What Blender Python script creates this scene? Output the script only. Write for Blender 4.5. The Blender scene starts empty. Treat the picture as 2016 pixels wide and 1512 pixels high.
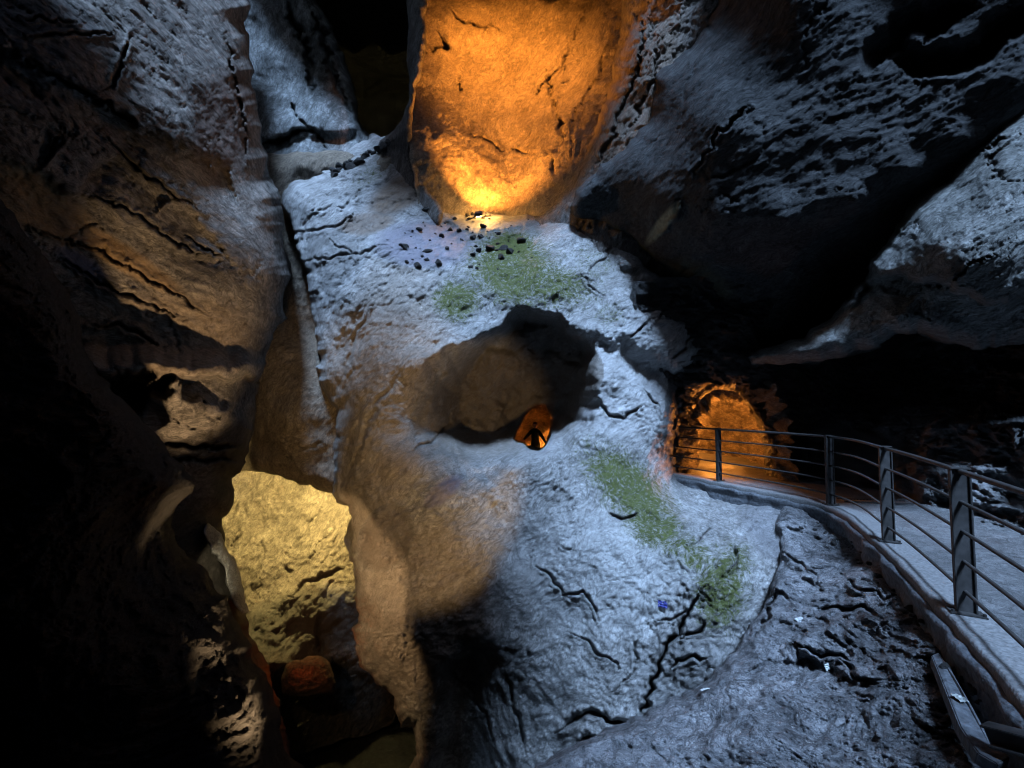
import bpy, bmesh, math, random
import numpy as np
from mathutils import Vector, Matrix

random.seed(7)
SC = bpy.context.scene
COL = SC.collection
F = 846.0
PITCH = math.radians(2.77)
EYE = 1.68
cp, sp = math.cos(PITCH), math.sin(PITCH)

def U(px, py, d):
    """photo direction + distance along the view axis -> metres"""
    a = (np.asarray(px, float) - 1008.0) / F * d
    b = -(np.asarray(py, float) - 756.0) / F * d
    return np.stack([a, d * cp - b * sp, EYE + d * sp + b * cp], -1)

def gd(px, py, h=0.0):
    """distance at which that direction meets the level z = h"""
    b = -(np.asarray(py, float) - 756.0) / F
    return (h - EYE) / (sp + b * cp)

# ------------------------------------------------------------------ noise
_r = np.random.RandomState(3)
PERM = np.concatenate([_r.permutation(256)] * 3).astype(np.int32)
GR = _r.normal(size=(256, 3)); GR /= np.linalg.norm(GR, axis=1)[:, None]

def perlin(P):
    P = np.asarray(P, float)
    i = np.floor(P).astype(np.int64); f = P - i; i = i & 255
    w = f * f * f * (f * (f * 6 - 15) + 10)
    out = 0
    for dx in (0, 1):
        wx = w[:, 0] if dx else 1 - w[:, 0]
        for dy in (0, 1):
            wy = w[:, 1] if dy else 1 - w[:, 1]
            for dz in (0, 1):
                wz = w[:, 2] if dz else 1 - w[:, 2]
                h = PERM[PERM[PERM[(i[:, 0] + dx) & 255] + ((i[:, 1] + dy) & 255)] + ((i[:, 2] + dz) & 255)]
                g = GR[h]
                out = out + wx * wy * wz * (g[:, 0] * (f[:, 0] - dx) + g[:, 1] * (f[:, 1] - dy) + g[:, 2] * (f[:, 2] - dz))
    return out * 1.6

def fbm(P, o=4, g=.5, l=2.03):
    s = 0; a = 1
    for k in range(o):
        s = s + a * perlin(P * l ** k + 17.3 * k); a *= g
    return s

def ridged(P, o=4, g=.5):
    s = 0; a = 1; n = 0
    for k in range(o):
        v = 1 - np.abs(perlin(P * 2.07 ** k + 31.7 * k)) * 1.6
        s = s + a * v * v * np.sign(v); n += a; a *= g
    return s / n

def rotstrat(P, ang, sx, sy, sz):
    """bedding frame: beds run along the line tilted by ang (deg, from +x towards +z)"""
    a = math.radians(ang)
    x = P[:, 0] * math.cos(a) + P[:, 2] * math.sin(a)
    z = -P[:, 0] * math.sin(a) + P[:, 2] * math.cos(a)
    return np.stack([x * sx, P[:, 1] * sy, z * sz], -1)

# ------------------------------------------------------------------ outline helpers
def densify(pl, step=7.0, closed=True):
    out = []
    n = len(pl)
    for i in range(n if closed else n - 1):
        a = np.array(pl[i], float); b = np.array(pl[(i + 1) % n], float)
        k = max(1, int(np.linalg.norm(b - a) / step))
        for j in range(k):
            out.append(a + (b - a) * j / k)
    if not closed: out.append(np.array(pl[-1], float))
    return np.array(out)

def rough(pl, amp=4, seed=0, closed=True, step=7.0):
    p = densify(pl, step, closed)
    # soften the corners, then break the line up
    for _ in range(3):
        q = (np.roll(p, 1, 0) + 2 * p + np.roll(p, -1, 0)) / 4
        if not closed: q[0] = p[0]; q[-1] = p[-1]
        p = q
    z = np.full(len(p), seed * 7.7)
    P = np.stack([p[:, 0] / 46, p[:, 1] / 46, z], -1)
    n1 = fbm(P, 4, .6); n2 = fbm(P + 91.3, 4, .6)
    return p + amp * np.stack([n1, n2], -1) * 1.6

def seg_dist(Q, poly, closed=True, R=1e9):
    """distance, nearest point and signed side (only looked for within R)"""
    best = np.full(len(Q), 1e12); near = np.zeros((len(Q), 2)); side = np.zeros(len(Q))
    n = len(poly); segs = [(i, (i + 1) % n) for i in range(n if closed else n - 1)]
    for s0 in range(0, len(segs), 10):
        ch = segs[s0:s0 + 10]; pts = poly[sorted({k for e in ch for k in e})]
        lo = pts.min(0) - R; hi = pts.max(0) + R
        sel = np.nonzero((Q[:, 0] > lo[0]) & (Q[:, 0] < hi[0]) & (Q[:, 1] > lo[1]) & (Q[:, 1] < hi[1]))[0]
        if not len(sel): continue
        q = Q[sel]; bb = best[sel]; nn_ = near[sel]; ss = side[sel]
        for (i, j) in ch:
            a = poly[i]; ab = poly[j] - a; L = ab @ ab
            if L < 1e-9: continue
            t = np.clip(((q - a) @ ab) / L, 0, 1)
            c = a + t[:, None] * ab
            dd = ((q - c) ** 2).sum(1); m = dd < bb
            bb[m] = dd[m]; nn_[m] = c[m]
            ss[m] = np.sign(ab[0] * (q[m, 1] - a[1]) - ab[1] * (q[m, 0] - a[0]))
        best[sel] = bb; near[sel] = nn_; side[sel] = ss
    return np.sqrt(best), near, side

def inside(Q, poly):
    r = np.zeros(len(Q), bool); n = len(poly)
    for s0 in range(0, n, 10):
        ch = [(k, (k + 1) % n) for k in range(s0, min(n, s0 + 10))]
        ys_ = [poly[k][1] for e in ch for k in e]; xm = max(poly[k][0] for e in ch for k in e)
        sel = np.nonzero((Q[:, 1] >= min(ys_)) & (Q[:, 1] <= max(ys_)) & (Q[:, 0] < xm))[0]
        if not len(sel): continue
        q = Q[sel]; rr = r[sel]
        for (j, i) in ch:
            xi, yi = poly[i]; xj, yj = poly[j]
            if yi != yj:
                rr ^= ((yi > q[:, 1]) != (yj > q[:, 1])) & (q[:, 0] < (xj - xi) * (q[:, 1] - yi) / (yj - yi) + xi)
        r[sel] = rr
    return r

def sstep(x): x = np.clip(x, 0, 1); return x * x * (3 - 2 * x)

def tps(ctrl, Q, lam=1e-3):
    c = np.array(ctrl, float); X = c[:, :2] / 500; n = len(X)
    def phi(r2): return np.where(r2 > 1e-12, r2 * np.log(r2 + 1e-12), 0)
    K = phi(((X[:, None] - X[None]) ** 2).sum(-1)) + lam * np.eye(n)
    Pm = np.c_[np.ones(n), X]
    A = np.block([[K, Pm], [Pm.T, np.zeros((3, 3))]])
    s = np.linalg.solve(A, np.r_[c[:, 2], 0, 0, 0])
    q = Q / 500; out = s[n] + q @ s[n + 1:]
    for k in range(n): out = out + s[k] * phi(((q - X[k]) ** 2).sum(1))
    return np.clip(out, c[:, 2].min() * .85, c[:, 2].max() * 1.12)

# ------------------------------------------------------------------ object helpers
def link(o, parent=None):
    COL.objects.link(o)
    if parent: o.parent = parent
    return o

def tag(o, label=None, cat=None, group=None, kind=None):
    if label: o['label'] = label
    if cat: o['category'] = cat
    if group: o['group'] = group
    if kind: o['kind'] = kind
    return o

def npmesh(name, V, faces4, mat, parent=None, attrs=None, smooth=True):
    me = bpy.data.meshes.new(name)
    me.vertices.add(len(V)); me.vertices.foreach_set('co', np.asarray(V, np.float32).ravel())
    fl = np.asarray(faces4, np.int32); k = fl.shape[1]
    me.loops.add(fl.size); me.loops.foreach_set('vertex_index', fl.ravel())
    me.polygons.add(len(fl))
    me.polygons.foreach_set('loop_start', np.arange(0, fl.size, k, dtype=np.int32))
    me.polygons.foreach_set('use_smooth', np.full(len(fl), smooth))
    me.update(calc_edges=True)
    for nm, arr in (attrs or {}).items():
        if arr.ndim == 1:
            a = me.attributes.new(nm, 'FLOAT', 'POINT'); a.data.foreach_set('value', arr.astype(np.float32))
        else:
            a = me.attributes.new(nm, 'FLOAT_COLOR', 'POINT'); a.data.foreach_set('color', arr.astype(np.float32).ravel())
    me.materials.append(mat)
    return link(bpy.data.objects.new(name, me), parent)

def bm_obj(name, bm, mat, parent=None, smooth=False):
    me = bpy.data.meshes.new(name); bm.to_mesh(me); bm.free()
    if smooth: me.polygons.foreach_set('use_smooth', [True] * len(me.polygons))
    me.materials.append(mat)
    return link(bpy.data.objects.new(name, me), parent)

# ------------------------------------------------------------------ materials
def rock_mat(name, dark, mid, light, ang=0, stretch=3.0, sc=1.0, bump=1.0, rough_=.75, moss=(.062, .075, .018), fine=1.0, spec=.35, fleck=0.0, b1k=1.0):
    m = bpy.data.materials.new(name); m.use_nodes = True
    nt = m.node_tree; N = nt.nodes; L = nt.links; N.clear()
    def nd(t, **k):
        n = N.new(t)
        for a, b in k.items(): setattr(n, a, b)
        return n
    out = nd('ShaderNodeOutputMaterial'); bs = nd('ShaderNodeBsdfPrincipled')
    L.new(bs.outputs[0], out.inputs[0])
    tc = nd('ShaderNodeTexCoord')
    mp = nd('ShaderNodeVectorRotate', rotation_type='Y_AXIS'); mp.inputs['Angle'].default_value = math.radians(ang)
    b1s = b1k
    L.new(tc.outputs['Object'], mp.inputs['Vector'])
    # warp so that the beds wander
    wn = nd('ShaderNodeTexNoise'); wn.inputs['Scale'].default_value = .9 * sc; wn.inputs['Detail'].default_value = 3
    L.new(mp.outputs[0], wn.inputs['Vector'])
    wm = nd('ShaderNodeVectorMath', operation='MULTIPLY_ADD')
    wm.inputs[1].default_value = (.5, .5, .5)
    L.new(wn.outputs['Color'], wm.inputs[0]); L.new(mp.outputs[0], wm.inputs[2])
    ms = nd('ShaderNodeMapping'); ms.inputs['Scale'].default_value = (1, 1, stretch)
    L.new(wm.outputs[0], ms.inputs['Vector'])
    def noise(s, det, rgh=.6, typ='FBM', vec=None, dist=0):
        n = nd('ShaderNodeTexNoise', noise_type=typ)
        n.inputs['Scale'].default_value = s * sc; n.inputs['Detail'].default_value = det
        n.inputs['Roughness'].default_value = rgh; n.inputs['Distortion'].default_value = dist
        L.new((vec or ms).outputs[0], n.inputs['Vector']); return n
    def math_(op, a, b=None, c=None, clamp=False):
        n = nd('ShaderNodeMath', operation=op); n.use_clamp = clamp
        for i, v in enumerate((a, b, c)):
            if v is None: continue
            if isinstance(v, (int, float)): n.inputs[i].default_value = v
            else: L.new(v, n.inputs[i])
        return n.outputs[0]
    def mix(fac, a, b):
        n = nd('ShaderNodeMix', data_type='RGBA')
        if isinstance(fac, float): n.inputs[0].default_value = fac
        else: L.new(fac, n.inputs[0])
        for i, v in ((6, a), (7, b)):
            if isinstance(v, tuple): n.inputs[i].default_value = (*v, 1)
            else: L.new(v, n.inputs[i])
        return n.outputs[2]
    big = noise(.55, 6, .62); med = noise(3.2, 8, .68, dist=.4); fin = noise(17, 6, .7)
    v1 = math_('MULTIPLY_ADD', med.outputs[0], .55, math_('MULTIPLY', big.outputs[0], .45))
    rp = nd('ShaderNodeValToRGB'); e = rp.color_ramp.elements
    e[0].position = .40; e[0].color = (*dark, 1); e[1].position = .61; e[1].color = (*light, 1)
    x = e.new(.5); x.color = (*mid, 1)
    L.new(v1, rp.inputs[0])
    # fine mineral grain
    g = math_('MULTIPLY_ADD', fin.outputs[0], 1.3, .35)
    gm = nd('ShaderNodeMix', data_type='RGBA', blend_type='MULTIPLY'); gm.inputs[0].default_value = .75
    L.new(rp.outputs[0], gm.inputs[6])
    cc = nd('ShaderNodeCombineColor'); [L.new(g, cc.inputs[i]) for i in range(3)]
    L.new(cc.outputs[0], gm.inputs[7])
    col = gm.outputs[2]
    sn = noise(1.5, 7, .66, dist=.8); sa = math_('ABSOLUTE', math_('MULTIPLY_ADD', sn.outputs[0], 2, -1))
    s2 = noise(5.2, 5, .66, dist=1.0); sb = math_('ABSOLUTE', math_('MULTIPLY_ADD', s2.outputs[0], 2, -1))
    seam = math_('MINIMUM', math_('MULTIPLY_ADD', sa, 16, .25, True), math_('MULTIPLY_ADD', sb, 7, .45, True))
    sm = nd('ShaderNodeMix', data_type='RGBA', blend_type='MULTIPLY'); sm.inputs[0].default_value = 1
    c2 = nd('ShaderNodeCombineColor'); [L.new(seam, c2.inputs[i]) for i in range(3)]
    L.new(col, sm.inputs[6]); L.new(c2.outputs[0], sm.inputs[7]); col = sm.outputs[2]
    # local tints
    at = nd('ShaderNodeAttribute', attribute_name='tint')
    ta = math_('MULTIPLY', at.outputs['Alpha'], math_('MULTIPLY_ADD', med.outputs[0], 3.0, -.75, True), None, True)
    ta = math_('MULTIPLY_ADD', at.outputs['Alpha'], .35, math_('MULTIPLY', ta, .65), True)
    tm = nd('ShaderNodeMix', data_type='RGBA', blend_type='MULTIPLY'); tm.inputs[0].default_value = 1
    tcx = nd('ShaderNodeMix', data_type='RGBA')
    L.new(ta, tcx.inputs[0]); L.new(col, tcx.inputs[6])
    L.new(at.outputs['Color'], tm.inputs[6]); L.new(cc.outputs[0], tm.inputs[7])
    L.new(tm.outputs[2], tcx.inputs[7]); col = tcx.outputs[2]
    if fleck > 0:
        fk = noise(9, 4, .6, dist=1.5)
        fm = math_('MULTIPLY', math_('MULTIPLY_ADD', fk.outputs[0], 14, -8.6, True), fleck)
        col = mix(fm, col, (.55, .56, .58))
    am = nd('ShaderNodeAttribute', attribute_name='moss')
    mn = noise(6.5, 8, .82, vec=tc if False else wm)
    mf = math_('MULTIPLY_ADD', math_('ADD', math_('MULTIPLY', am.outputs['Fac'], 1.0), math_('MULTIPLY_ADD', mn.outputs[0], 2.6, -.8)), 3.2, -2.85, True)
    mn2 = noise(24, 4, .6, vec=wm)
    mc = mix(mn2.outputs[0], tuple(c * .45 for c in moss), tuple(min(1, c * 2.2) for c in moss))
    col = mix(mf, col, mc)
    L.new(col, bs.inputs['Base Color'])
    rr = math_('MULTIPLY_ADD', med.outputs[0], .5, rough_ - .28, True)
    rr = math_('MAXIMUM', rr, math_('MULTIPLY', mf, .95))
    L.new(rr, bs.inputs['Roughness']); bs.inputs['Specular IOR Level'].default_value = spec
    # relief
    r1 = noise(2.2, 9, .62, 'FBM', dist=.6)
    r1a = math_('ABSOLUTE', math_('MULTIPLY_ADD', r1.outputs[0], 2, -1))
    r1b = math_('POWER', r1a, .55)
    r2 = noise(7.5, 6, .65, 'FBM', dist=.5)
    r2b = math_('POWER', math_('ABSOLUTE', math_('MULTIPLY_ADD', r2.outputs[0], 2, -1)), .6)
    r3 = noise(26, 5, .7)
    b1 = nd('ShaderNodeBump'); b1.inputs['Strength'].default_value = min(1, bump); b1.inputs['Distance'].default_value = .26 * b1k * bump / sc
    b2 = nd('ShaderNodeBump'); b2.inputs['Strength'].default_value = min(1, bump); b2.inputs['Distance'].default_value = .15 * bump / sc
    b3 = nd('ShaderNodeBump'); b3.inputs['Strength'].default_value = min(1, .7 * fine); b3.inputs['Distance'].default_value = .05 * fine / sc
    h3 = math_('ADD', r3.outputs[0], math_('MULTIPLY', mn2.outputs[0], math_('MULTIPLY', mf, 1.4)))
    patch = math_('MULTIPLY_ADD', big.outputs[0], 3.6, -1.25, True)
    L.new(r1b, b1.inputs['Height']); L.new(math_('MULTIPLY', r2b, math_('MULTIPLY_ADD', patch, .9, .25)), b2.inputs['Height']); L.new(h3, b3.inputs['Height'])
    L.new(b1.outputs[0], b2.inputs['Normal']); L.new(b2.outputs[0], b3.inputs['Normal'])
    L.new(b3.outputs[0], bs.inputs['Normal'])
    return m

def plain(name, col, rough_=.6, metal=0, bump=0.0, bs_=30, emit=None, var=.25):
    m = bpy.data.materials.new(name); m.use_nodes = True
    nt = m.node_tree; N = nt.nodes; L = nt.links
    b = N['Principled BSDF']; b.inputs['Roughness'].default_value = rough_; b.inputs['Metallic'].default_value = metal
    tc = N.new('ShaderNodeTexCoord'); n = N.new('ShaderNodeTexNoise'); n.inputs['Scale'].default_value = bs_; n.inputs['Detail'].default_value = 6
    L.new(tc.outputs['Object'], n.inputs['Vector'])
    r = N.new('ShaderNodeValToRGB'); e = r.color_ramp.elements
    e[0].position = .3; e[1].position = .7
    e[0].color = (*[c * (1 - var) for c in col], 1); e[1].color = (*[min(1, c * (1 + var)) for c in col], 1)
    L.new(n.outputs[0], r.inputs[0]); L.new(r.outputs[0], b.inputs['Base Color'])
    if bump:
        bp = N.new('ShaderNodeBump'); bp.inputs['Strength'].default_value = .8; bp.inputs['Distance'].default_value = bump
        L.new(n.outputs[0], bp.inputs['Height']); L.new(bp.outputs[0], b.inputs['Normal'])
    if emit:
        b.inputs['Emission Color'].default_value = (*emit[0], 1); b.inputs['Emission Strength'].default_value = emit[1]
    return m

# ------------------------------------------------------------------ the rock builder
def rock(name, outline, ctrl, mat, step=5, roll=(60, .9), rel=(.25, .12, .05), ang=0, aniso=3.0, freq=1.0,
         holes=(), grooves=(), ledges=(), pits=(), moss=(), tints=(), amp=4, seed=0, skirt=2.5, depth_fn=None, terr=0.0, holeroll=None, net=0.0):
    """a rock mass: traced outline, its own distances, relief, rounded flanks and sides running back"""
    poly = rough(outline, amp, seed)
    hp = [rough(h, amp * .5, seed + 5 + k, step=4) for k, h in enumerate(holes)]
    x0, y0 = poly.min(0) - step; x1, y1 = poly.max(0) + step
    xs = np.arange(x0, x1 + step, step); ys = np.arange(y0, y1 + step, step)
    X, Y = np.meshgrid(xs, ys); Q = np.stack([X.ravel(), Y.ravel()], -1)
    ins = inside(Q, poly)
    # cheap: coarse outline for distances far from the edge
    dist, near, _ = seg_dist(Q, poly, R=max(roll[0], 16) + 2 * step)
    keep = ins | (dist < 1.45 * step)
    hd = np.full(len(Q), 1e9)
    Q2 = Q.copy()
    m = (~ins) & keep; Q2[m] = near[m]
    for h in hp:
        hi = inside(Q, h); d2, n2, _ = seg_dist(Q, h, R=90)
        mm = hi & (d2 < 1.45 * step); Q2[mm] = n2[mm]
        ins &= ~hi; keep &= (~hi) | mm
        hd = np.minimum(hd, np.where(hi, 0, d2))
    W, H = len(xs), len(ys)
    idx = np.arange(W * H).reshape(H, W)
    fa = np.stack([idx[:-1, :-1], idx[:-1, 1:], idx[1:, 1:], idx[1:, :-1]], -1).reshape(-1, 4)
    fa = fa[keep[fa].all(1) & ins[fa].any(1)]
    used = np.unique(fa); mp = -np.ones(W * H, np.int64); mp[used] = np.arange(len(used))
    fa = mp[fa]; Q = Q2[used]; dist = np.where(ins, dist, 0)[used]; hd = hd[used]
    d = depth_fn(Q) if depth_fn is not None else tps(ctrl, Q)
    base = d.copy()
    for (pl, dep, ew) in pits:
        pp = rough(pl, amp, seed + 11)
        pin = inside(Q, pp); pd, _, _ = seg_dist(Q, pp, R=320)
        e = ew(Q) if callable(ew) else ew
        dp = dep(Q) if callable(dep) else dep
        d = d + np.where(pin, dp * sstep(pd / e), 0)
    for (pl, off, w, reach) in ledges:      # positive side of the line (right of travel, y down) set back
        pl = rough(pl, amp * 1.2, seed + 21, closed=False)
        ld, _, sd = seg_dist(Q, pl, closed=False, R=reach + 5)
        d = d + off * sstep(sd * ld / w * .5 + .5) * (1 - sstep((ld - reach * .2) / (reach * .8)))
    r_w, r_d = roll
    if r_w:
        t = np.clip(dist / r_w, 0, 1); d = d + r_d * (1 - np.sqrt(np.clip(1 - (1 - t) ** 2, 0, 1)))
    if holeroll:
        t = np.clip(hd / holeroll[0], 0, 1); d = d + holeroll[1] * (1 - np.sqrt(np.clip(1 - (1 - t) ** 2, 0, 1)))
    P = U(Q[:, 0], Q[:, 1], d)
    S = rotstrat(P, ang, 1, 1, aniso) * freq
    wv = fbm(P * .7 + seed, 3) * .5
    S2 = S + wv[:, None]
    rel_d = rel[0] * fbm(P * .55 * freq + seed * 3.1, 4, .5)
    rel_d = rel_d - rel[1] * ridged(S2 * .8 + seed, 5, .55)
    rel_d = rel_d + rel[2] * np.abs(fbm(S2 * 3.1 + 5.5, 4, .62)) ** .6 * -1.3
    if terr:
        tt = S2[:, 2] * .9 + fbm(S2 * .5, 3) * .8
        fr = tt - np.floor(tt); rel_d = rel_d + terr * np.where(fr < .82, fr / .82, (1 - fr) / .18)
    if net:
        G = rotstrat(P, ang + 20, .42, .5, .8) + (fbm(P * 2.3 + seed, 4, .6) * .16)[:, None]
        g1 = np.abs(fbm(G + 7.7, 2, .4)); g2 = np.abs(fbm(rotstrat(P, ang - 55, .5, .6, .7) + (fbm(P * 2.1 + 40, 4, .6) * .16)[:, None], 2, .4))
        m1 = sstep((fbm(P * .6 + 13, 3) + .15) * 2.2); m2 = sstep((fbm(P * .6 + 53, 3) - .05) * 2.2)
        rel_d = rel_d + net * (m1 * np.exp(-(g1 / .022) ** 1.3) + m2 * np.exp(-(g2 / .018) ** 1.3))
    rel_d = rel_d - np.median(rel_d)
    edgeq = sstep(dist / 12) * sstep(hd / 10) * .85 + .15
    d = d + rel_d * edgeq
    for (pl, w, dep) in grooves:
        pl = densify(pl, 9, False); jj = np.stack([pl[:, 0] / 22, pl[:, 1] / 22, np.full(len(pl), seed * 1.7)], -1)
        pl = pl + 9 * np.stack([fbm(jj, 3, .6), fbm(jj + 55, 3, .6)], -1)
        q = Q + np.stack([fbm(P * 5 + 2, 3), fbm(P * 5 + 9, 3)], -1) * 2.5
        bb = (q[:, 0] > pl[:, 0].min() - 5 * w) & (q[:, 0] < pl[:, 0].max() + 5 * w) & (q[:, 1] > pl[:, 1].min() - 5 * w) & (q[:, 1] < pl[:, 1].max() + 5 * w)
        if not bb.any(): continue
        ld, _, _ = seg_dist(q[bb], pl, closed=False, R=5 * w)
        e1 = np.linalg.norm(q[bb] - pl[0], axis=1); e2 = np.linalg.norm(q[bb] - pl[-1], axis=1)
        tap = sstep(np.minimum(e1, e2) / (.22 * np.abs(pl[-1] - pl[0]).sum() + 6)) * .85 + .15
        ww = w * .45 * (.35 + 1.3 * np.abs(fbm(P[bb] * 2.3, 3))) * tap + .8
        d[bb] = d[bb] + dep * tap * np.exp(-(ld / ww) ** 1.5) - np.sign(dep) * .05 * np.exp(-((ld - 2.4 * ww) / (1.6 * ww)) ** 2)
    V = U(Q[:, 0], Q[:, 1], d)
    mo = np.zeros(len(Q)); ti = np.zeros((len(Q), 4)); ti[:, :3] = .2
    for (cx, cy, rx, ry, ro, st) in moss:
        a = math.radians(ro); dx, dy = Q[:, 0] - cx, Q[:, 1] - cy
        u = (dx * math.cos(a) + dy * math.sin(a)) / rx; v = (-dx * math.sin(a) + dy * math.cos(a)) / ry
        mo = np.maximum(mo, st * np.clip(1.45 - (u * u + v * v) ** .5, 0, 1) ** .9)
    for (cx, cy, rx, ry, ro, st, c) in tints:
        a = math.radians(ro); dx, dy = Q[:, 0] - cx, Q[:, 1] - cy
        u = (dx * math.cos(a) + dy * math.sin(a)) / rx; v = (-dx * math.sin(a) + dy * math.cos(a)) / ry
        k = st * sstep((1.2 - (u * u + v * v) ** .5) * 1.8)
        g = k > ti[:, 3]
        ti[g, :3] = c; ti[g, 3] = k[g]
    # flanks: boundary pushed back in rings
    e = np.concatenate([fa[:, [0, 1]], fa[:, [1, 2]], fa[:, [2, 3]], fa[:, [3, 0]]])
    key = np.sort(e, 1); u_, inv, cnt = np.unique(key, axis=0, return_inverse=True, return_counts=True)
    be = e[cnt[inv.ravel()] == 1]
    bv = np.unique(be); lut = -np.ones(len(V), np.int64); lut[bv] = np.arange(len(bv))
    faces = [fa]; verts = [V]; prev = bv; prevd = d[bv]
    cam = np.array([0, 0, EYE])
    for k, dd in enumerate((.12, .3, .6, 1.0)):
        nv = U(Q[bv, 0], Q[bv, 1], d[bv] + skirt * dd)
        nv = nv + (.10 * skirt * dd) * np.stack([perlin(nv * 1.3 + 3), perlin(nv * 1.3 + 44), perlin(nv * 1.3 + 71)], -1) * (k > 0)
        cur = np.arange(len(bv)) + sum(len(v) for v in verts)
        a, b = be[:, 0], be[:, 1]
        pa = prev[lut[a]]; pb = prev[lut[b]]
        faces.append(np.stack([pb, pa, cur[lut[a]], cur[lut[b]]], -1)); verts.append(nv); prev = cur
    Vn = np.concatenate(verts); nx = len(Vn) - len(V)
    mo = np.concatenate([mo] + [mo[bv] * .3] * 4); ti = np.concatenate([ti] + [ti[bv]] * 4)
    return npmesh(name, Vn, np.concatenate(faces)[:, ::-1], mat, attrs={'moss': mo, 'tint': ti})

# ------------------------------------------------------------------ rock colours
M_mid = rock_mat('pale_limestone', (.20, .20, .198), (.36, .365, .37), (.54, .55, .56), ang=40, stretch=3.4, sc=1.9, bump=.85, fine=1.15, b1k=.55, rough_=.64, spec=.45)
M_left = rock_mat('brown_slate', (.07, .065, .06), (.16, .15, .14), (.28, .26, .24), ang=-32, stretch=2.4, sc=1.6, bump=.6, b1k=.7, rough_=.9, spec=.15)
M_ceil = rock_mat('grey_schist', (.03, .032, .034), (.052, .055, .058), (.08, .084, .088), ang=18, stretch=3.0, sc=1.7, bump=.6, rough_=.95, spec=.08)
M_right = rock_mat('lime_schist', (.11, .115, .112), (.20, .21, .207), (.30, .31, .31), ang=38, stretch=2.4, sc=1.8, bump=.8, rough_=.9, spec=.15)
M_dark = rock_mat('wet_slate', (.02, .022, .024), (.05, .053, .056), (.12, .125, .13), ang=-10, stretch=3.0, sc=1.2, bump=1.2, rough_=.45, spec=.5)
M_slope = rock_mat('broken_slate', (.10, .104, .115), (.27, .28, .305), (.50, .51, .55), ang=-28, stretch=2.2, sc=1.6, bump=1.3, fine=1.4, fleck=.8)
M_niche = rock_mat('buff_limestone', (.16, .13, .10), (.27, .225, .175), (.40, .34, .27), ang=60, stretch=2.2, sc=1.6, bump=1.0, fine=1.5)
M_flank = rock_mat('striped_limestone', (.10, .09, .082), (.18, .168, .16), (.27, .26, .255), ang=68, stretch=3.2, sc=1.4, bump=.8, rough_=.9, spec=.15)
M_back = rock_mat('washed_limestone', (.04, .045, .045), (.12, .13, .135), (.28, .30, .31), ang=86, stretch=3.5, sc=.7, bump=.55)

S = dict(kind='structure')
def T(o, label, cat='rock wall'): return tag(o, label, cat, None, 'structure')

# ---- far things first
T(rock('gorge_wall', [(-900, -900), (2900, -900), (2900, 2300), (-900, 2300)],
       [(-900, -900, 22), (2900, -900, 22), (1000, 700, 26), (-900, 2300, 22), (2900, 2300, 22)], M_dark, step=40, roll=(0, 0), rel=(1.2, .5, 0), freq=.4, skirt=2, amp=0),
  'black rock closing the far end of the gorge behind everything else', 'rock wall')

T(rock('fluted_rock_wall', [(420, -250), (600, -250), (622, 0), (650, 50), (676, 110), (690, 160), (702, 220), (716, 262), (800, 290), (800, 470), (420, 470)],
       [(480, -200, 16), (600, -100, 16.5), (520, 100, 16), (600, 120, 17), (660, 150, 17.8), (540, 250, 15.4), (640, 260, 16), (560, 320, 14.6), (700, 330, 15.2), (560, 440, 14), (780, 440, 14)],
       M_back, step=4, roll=(46, 1.6), rel=(.45, .05, .0), ang=86, aniso=3, freq=.6, seed=4,
       ledges=[([(780, 262), (640, 262), (590, 262), (500, 285)], -.7, 14, 160)],
       grooves=[([(500, 285), (545, 278), (590, 258), (630, 250)], 8, .8), ([(560, 180), (590, 230), (640, 285), (655, 320)], 4, .4), ([(610, 0), (650, 120), (690, 230)], 14, .9),
                ([(560, 0), (600, 90), (620, 200)], 12, .8)]),
  'grey fluted rock wall washed smooth high at the back, left of the black cleft')

T(rock('niche_wall', [(820, -260), (1330, -260), (1330, 300), (1180, 470), (900, 490), (830, 440), (812, 340), (804, 280), (812, 180), (822, 100)],
       [(760, -200, 14.6), (1000, -200, 16.4), (1300, -200, 14.4), (820, 100, 14.2), (1000, 100, 15.8), (1150, 100, 15.2), (1230, 120, 14.0),
        (850, 300, 12.9), (1000, 300, 14.6), (1120, 320, 13.2), (900, 420, 13.2), (1000, 420, 14.1), (1060, 430, 13.2), (900, 480, 13.1), (1060, 490, 13.1)],
       M_niche, step=4, roll=(0, 0), rel=(.22, .10, .05), ang=58, aniso=1.8, freq=1.1, seed=8, skirt=1.5,
       grooves=[([(1075, 130), (1085, 180), (1100, 240), (1108, 280)], 6, .35), ([(1108, 235), (1104, 262)], 11, .35), ([(1092, 315), (1086, 340)], 8, .3),
                ([(1160, 0), (1110, 120), (1060, 180), (1035, 240)], 3, .2), ([(1210, 40), (1180, 150), (1130, 220), (1120, 330)], 4, .2),
                ([(880, 20), (915, 45), (990, 60)], 5, .3), ([(900, 150), (905, 170), (912, 188)], 6, .25), ([(860, 60), (880, 90), (840, 110)], 7, .3),
                ([(900, 250), (980, 290), (1090, 310)], 4, .15)]),
  'smooth concave rock wall glowing orange above its floodlight', 'rock wall')

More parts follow.
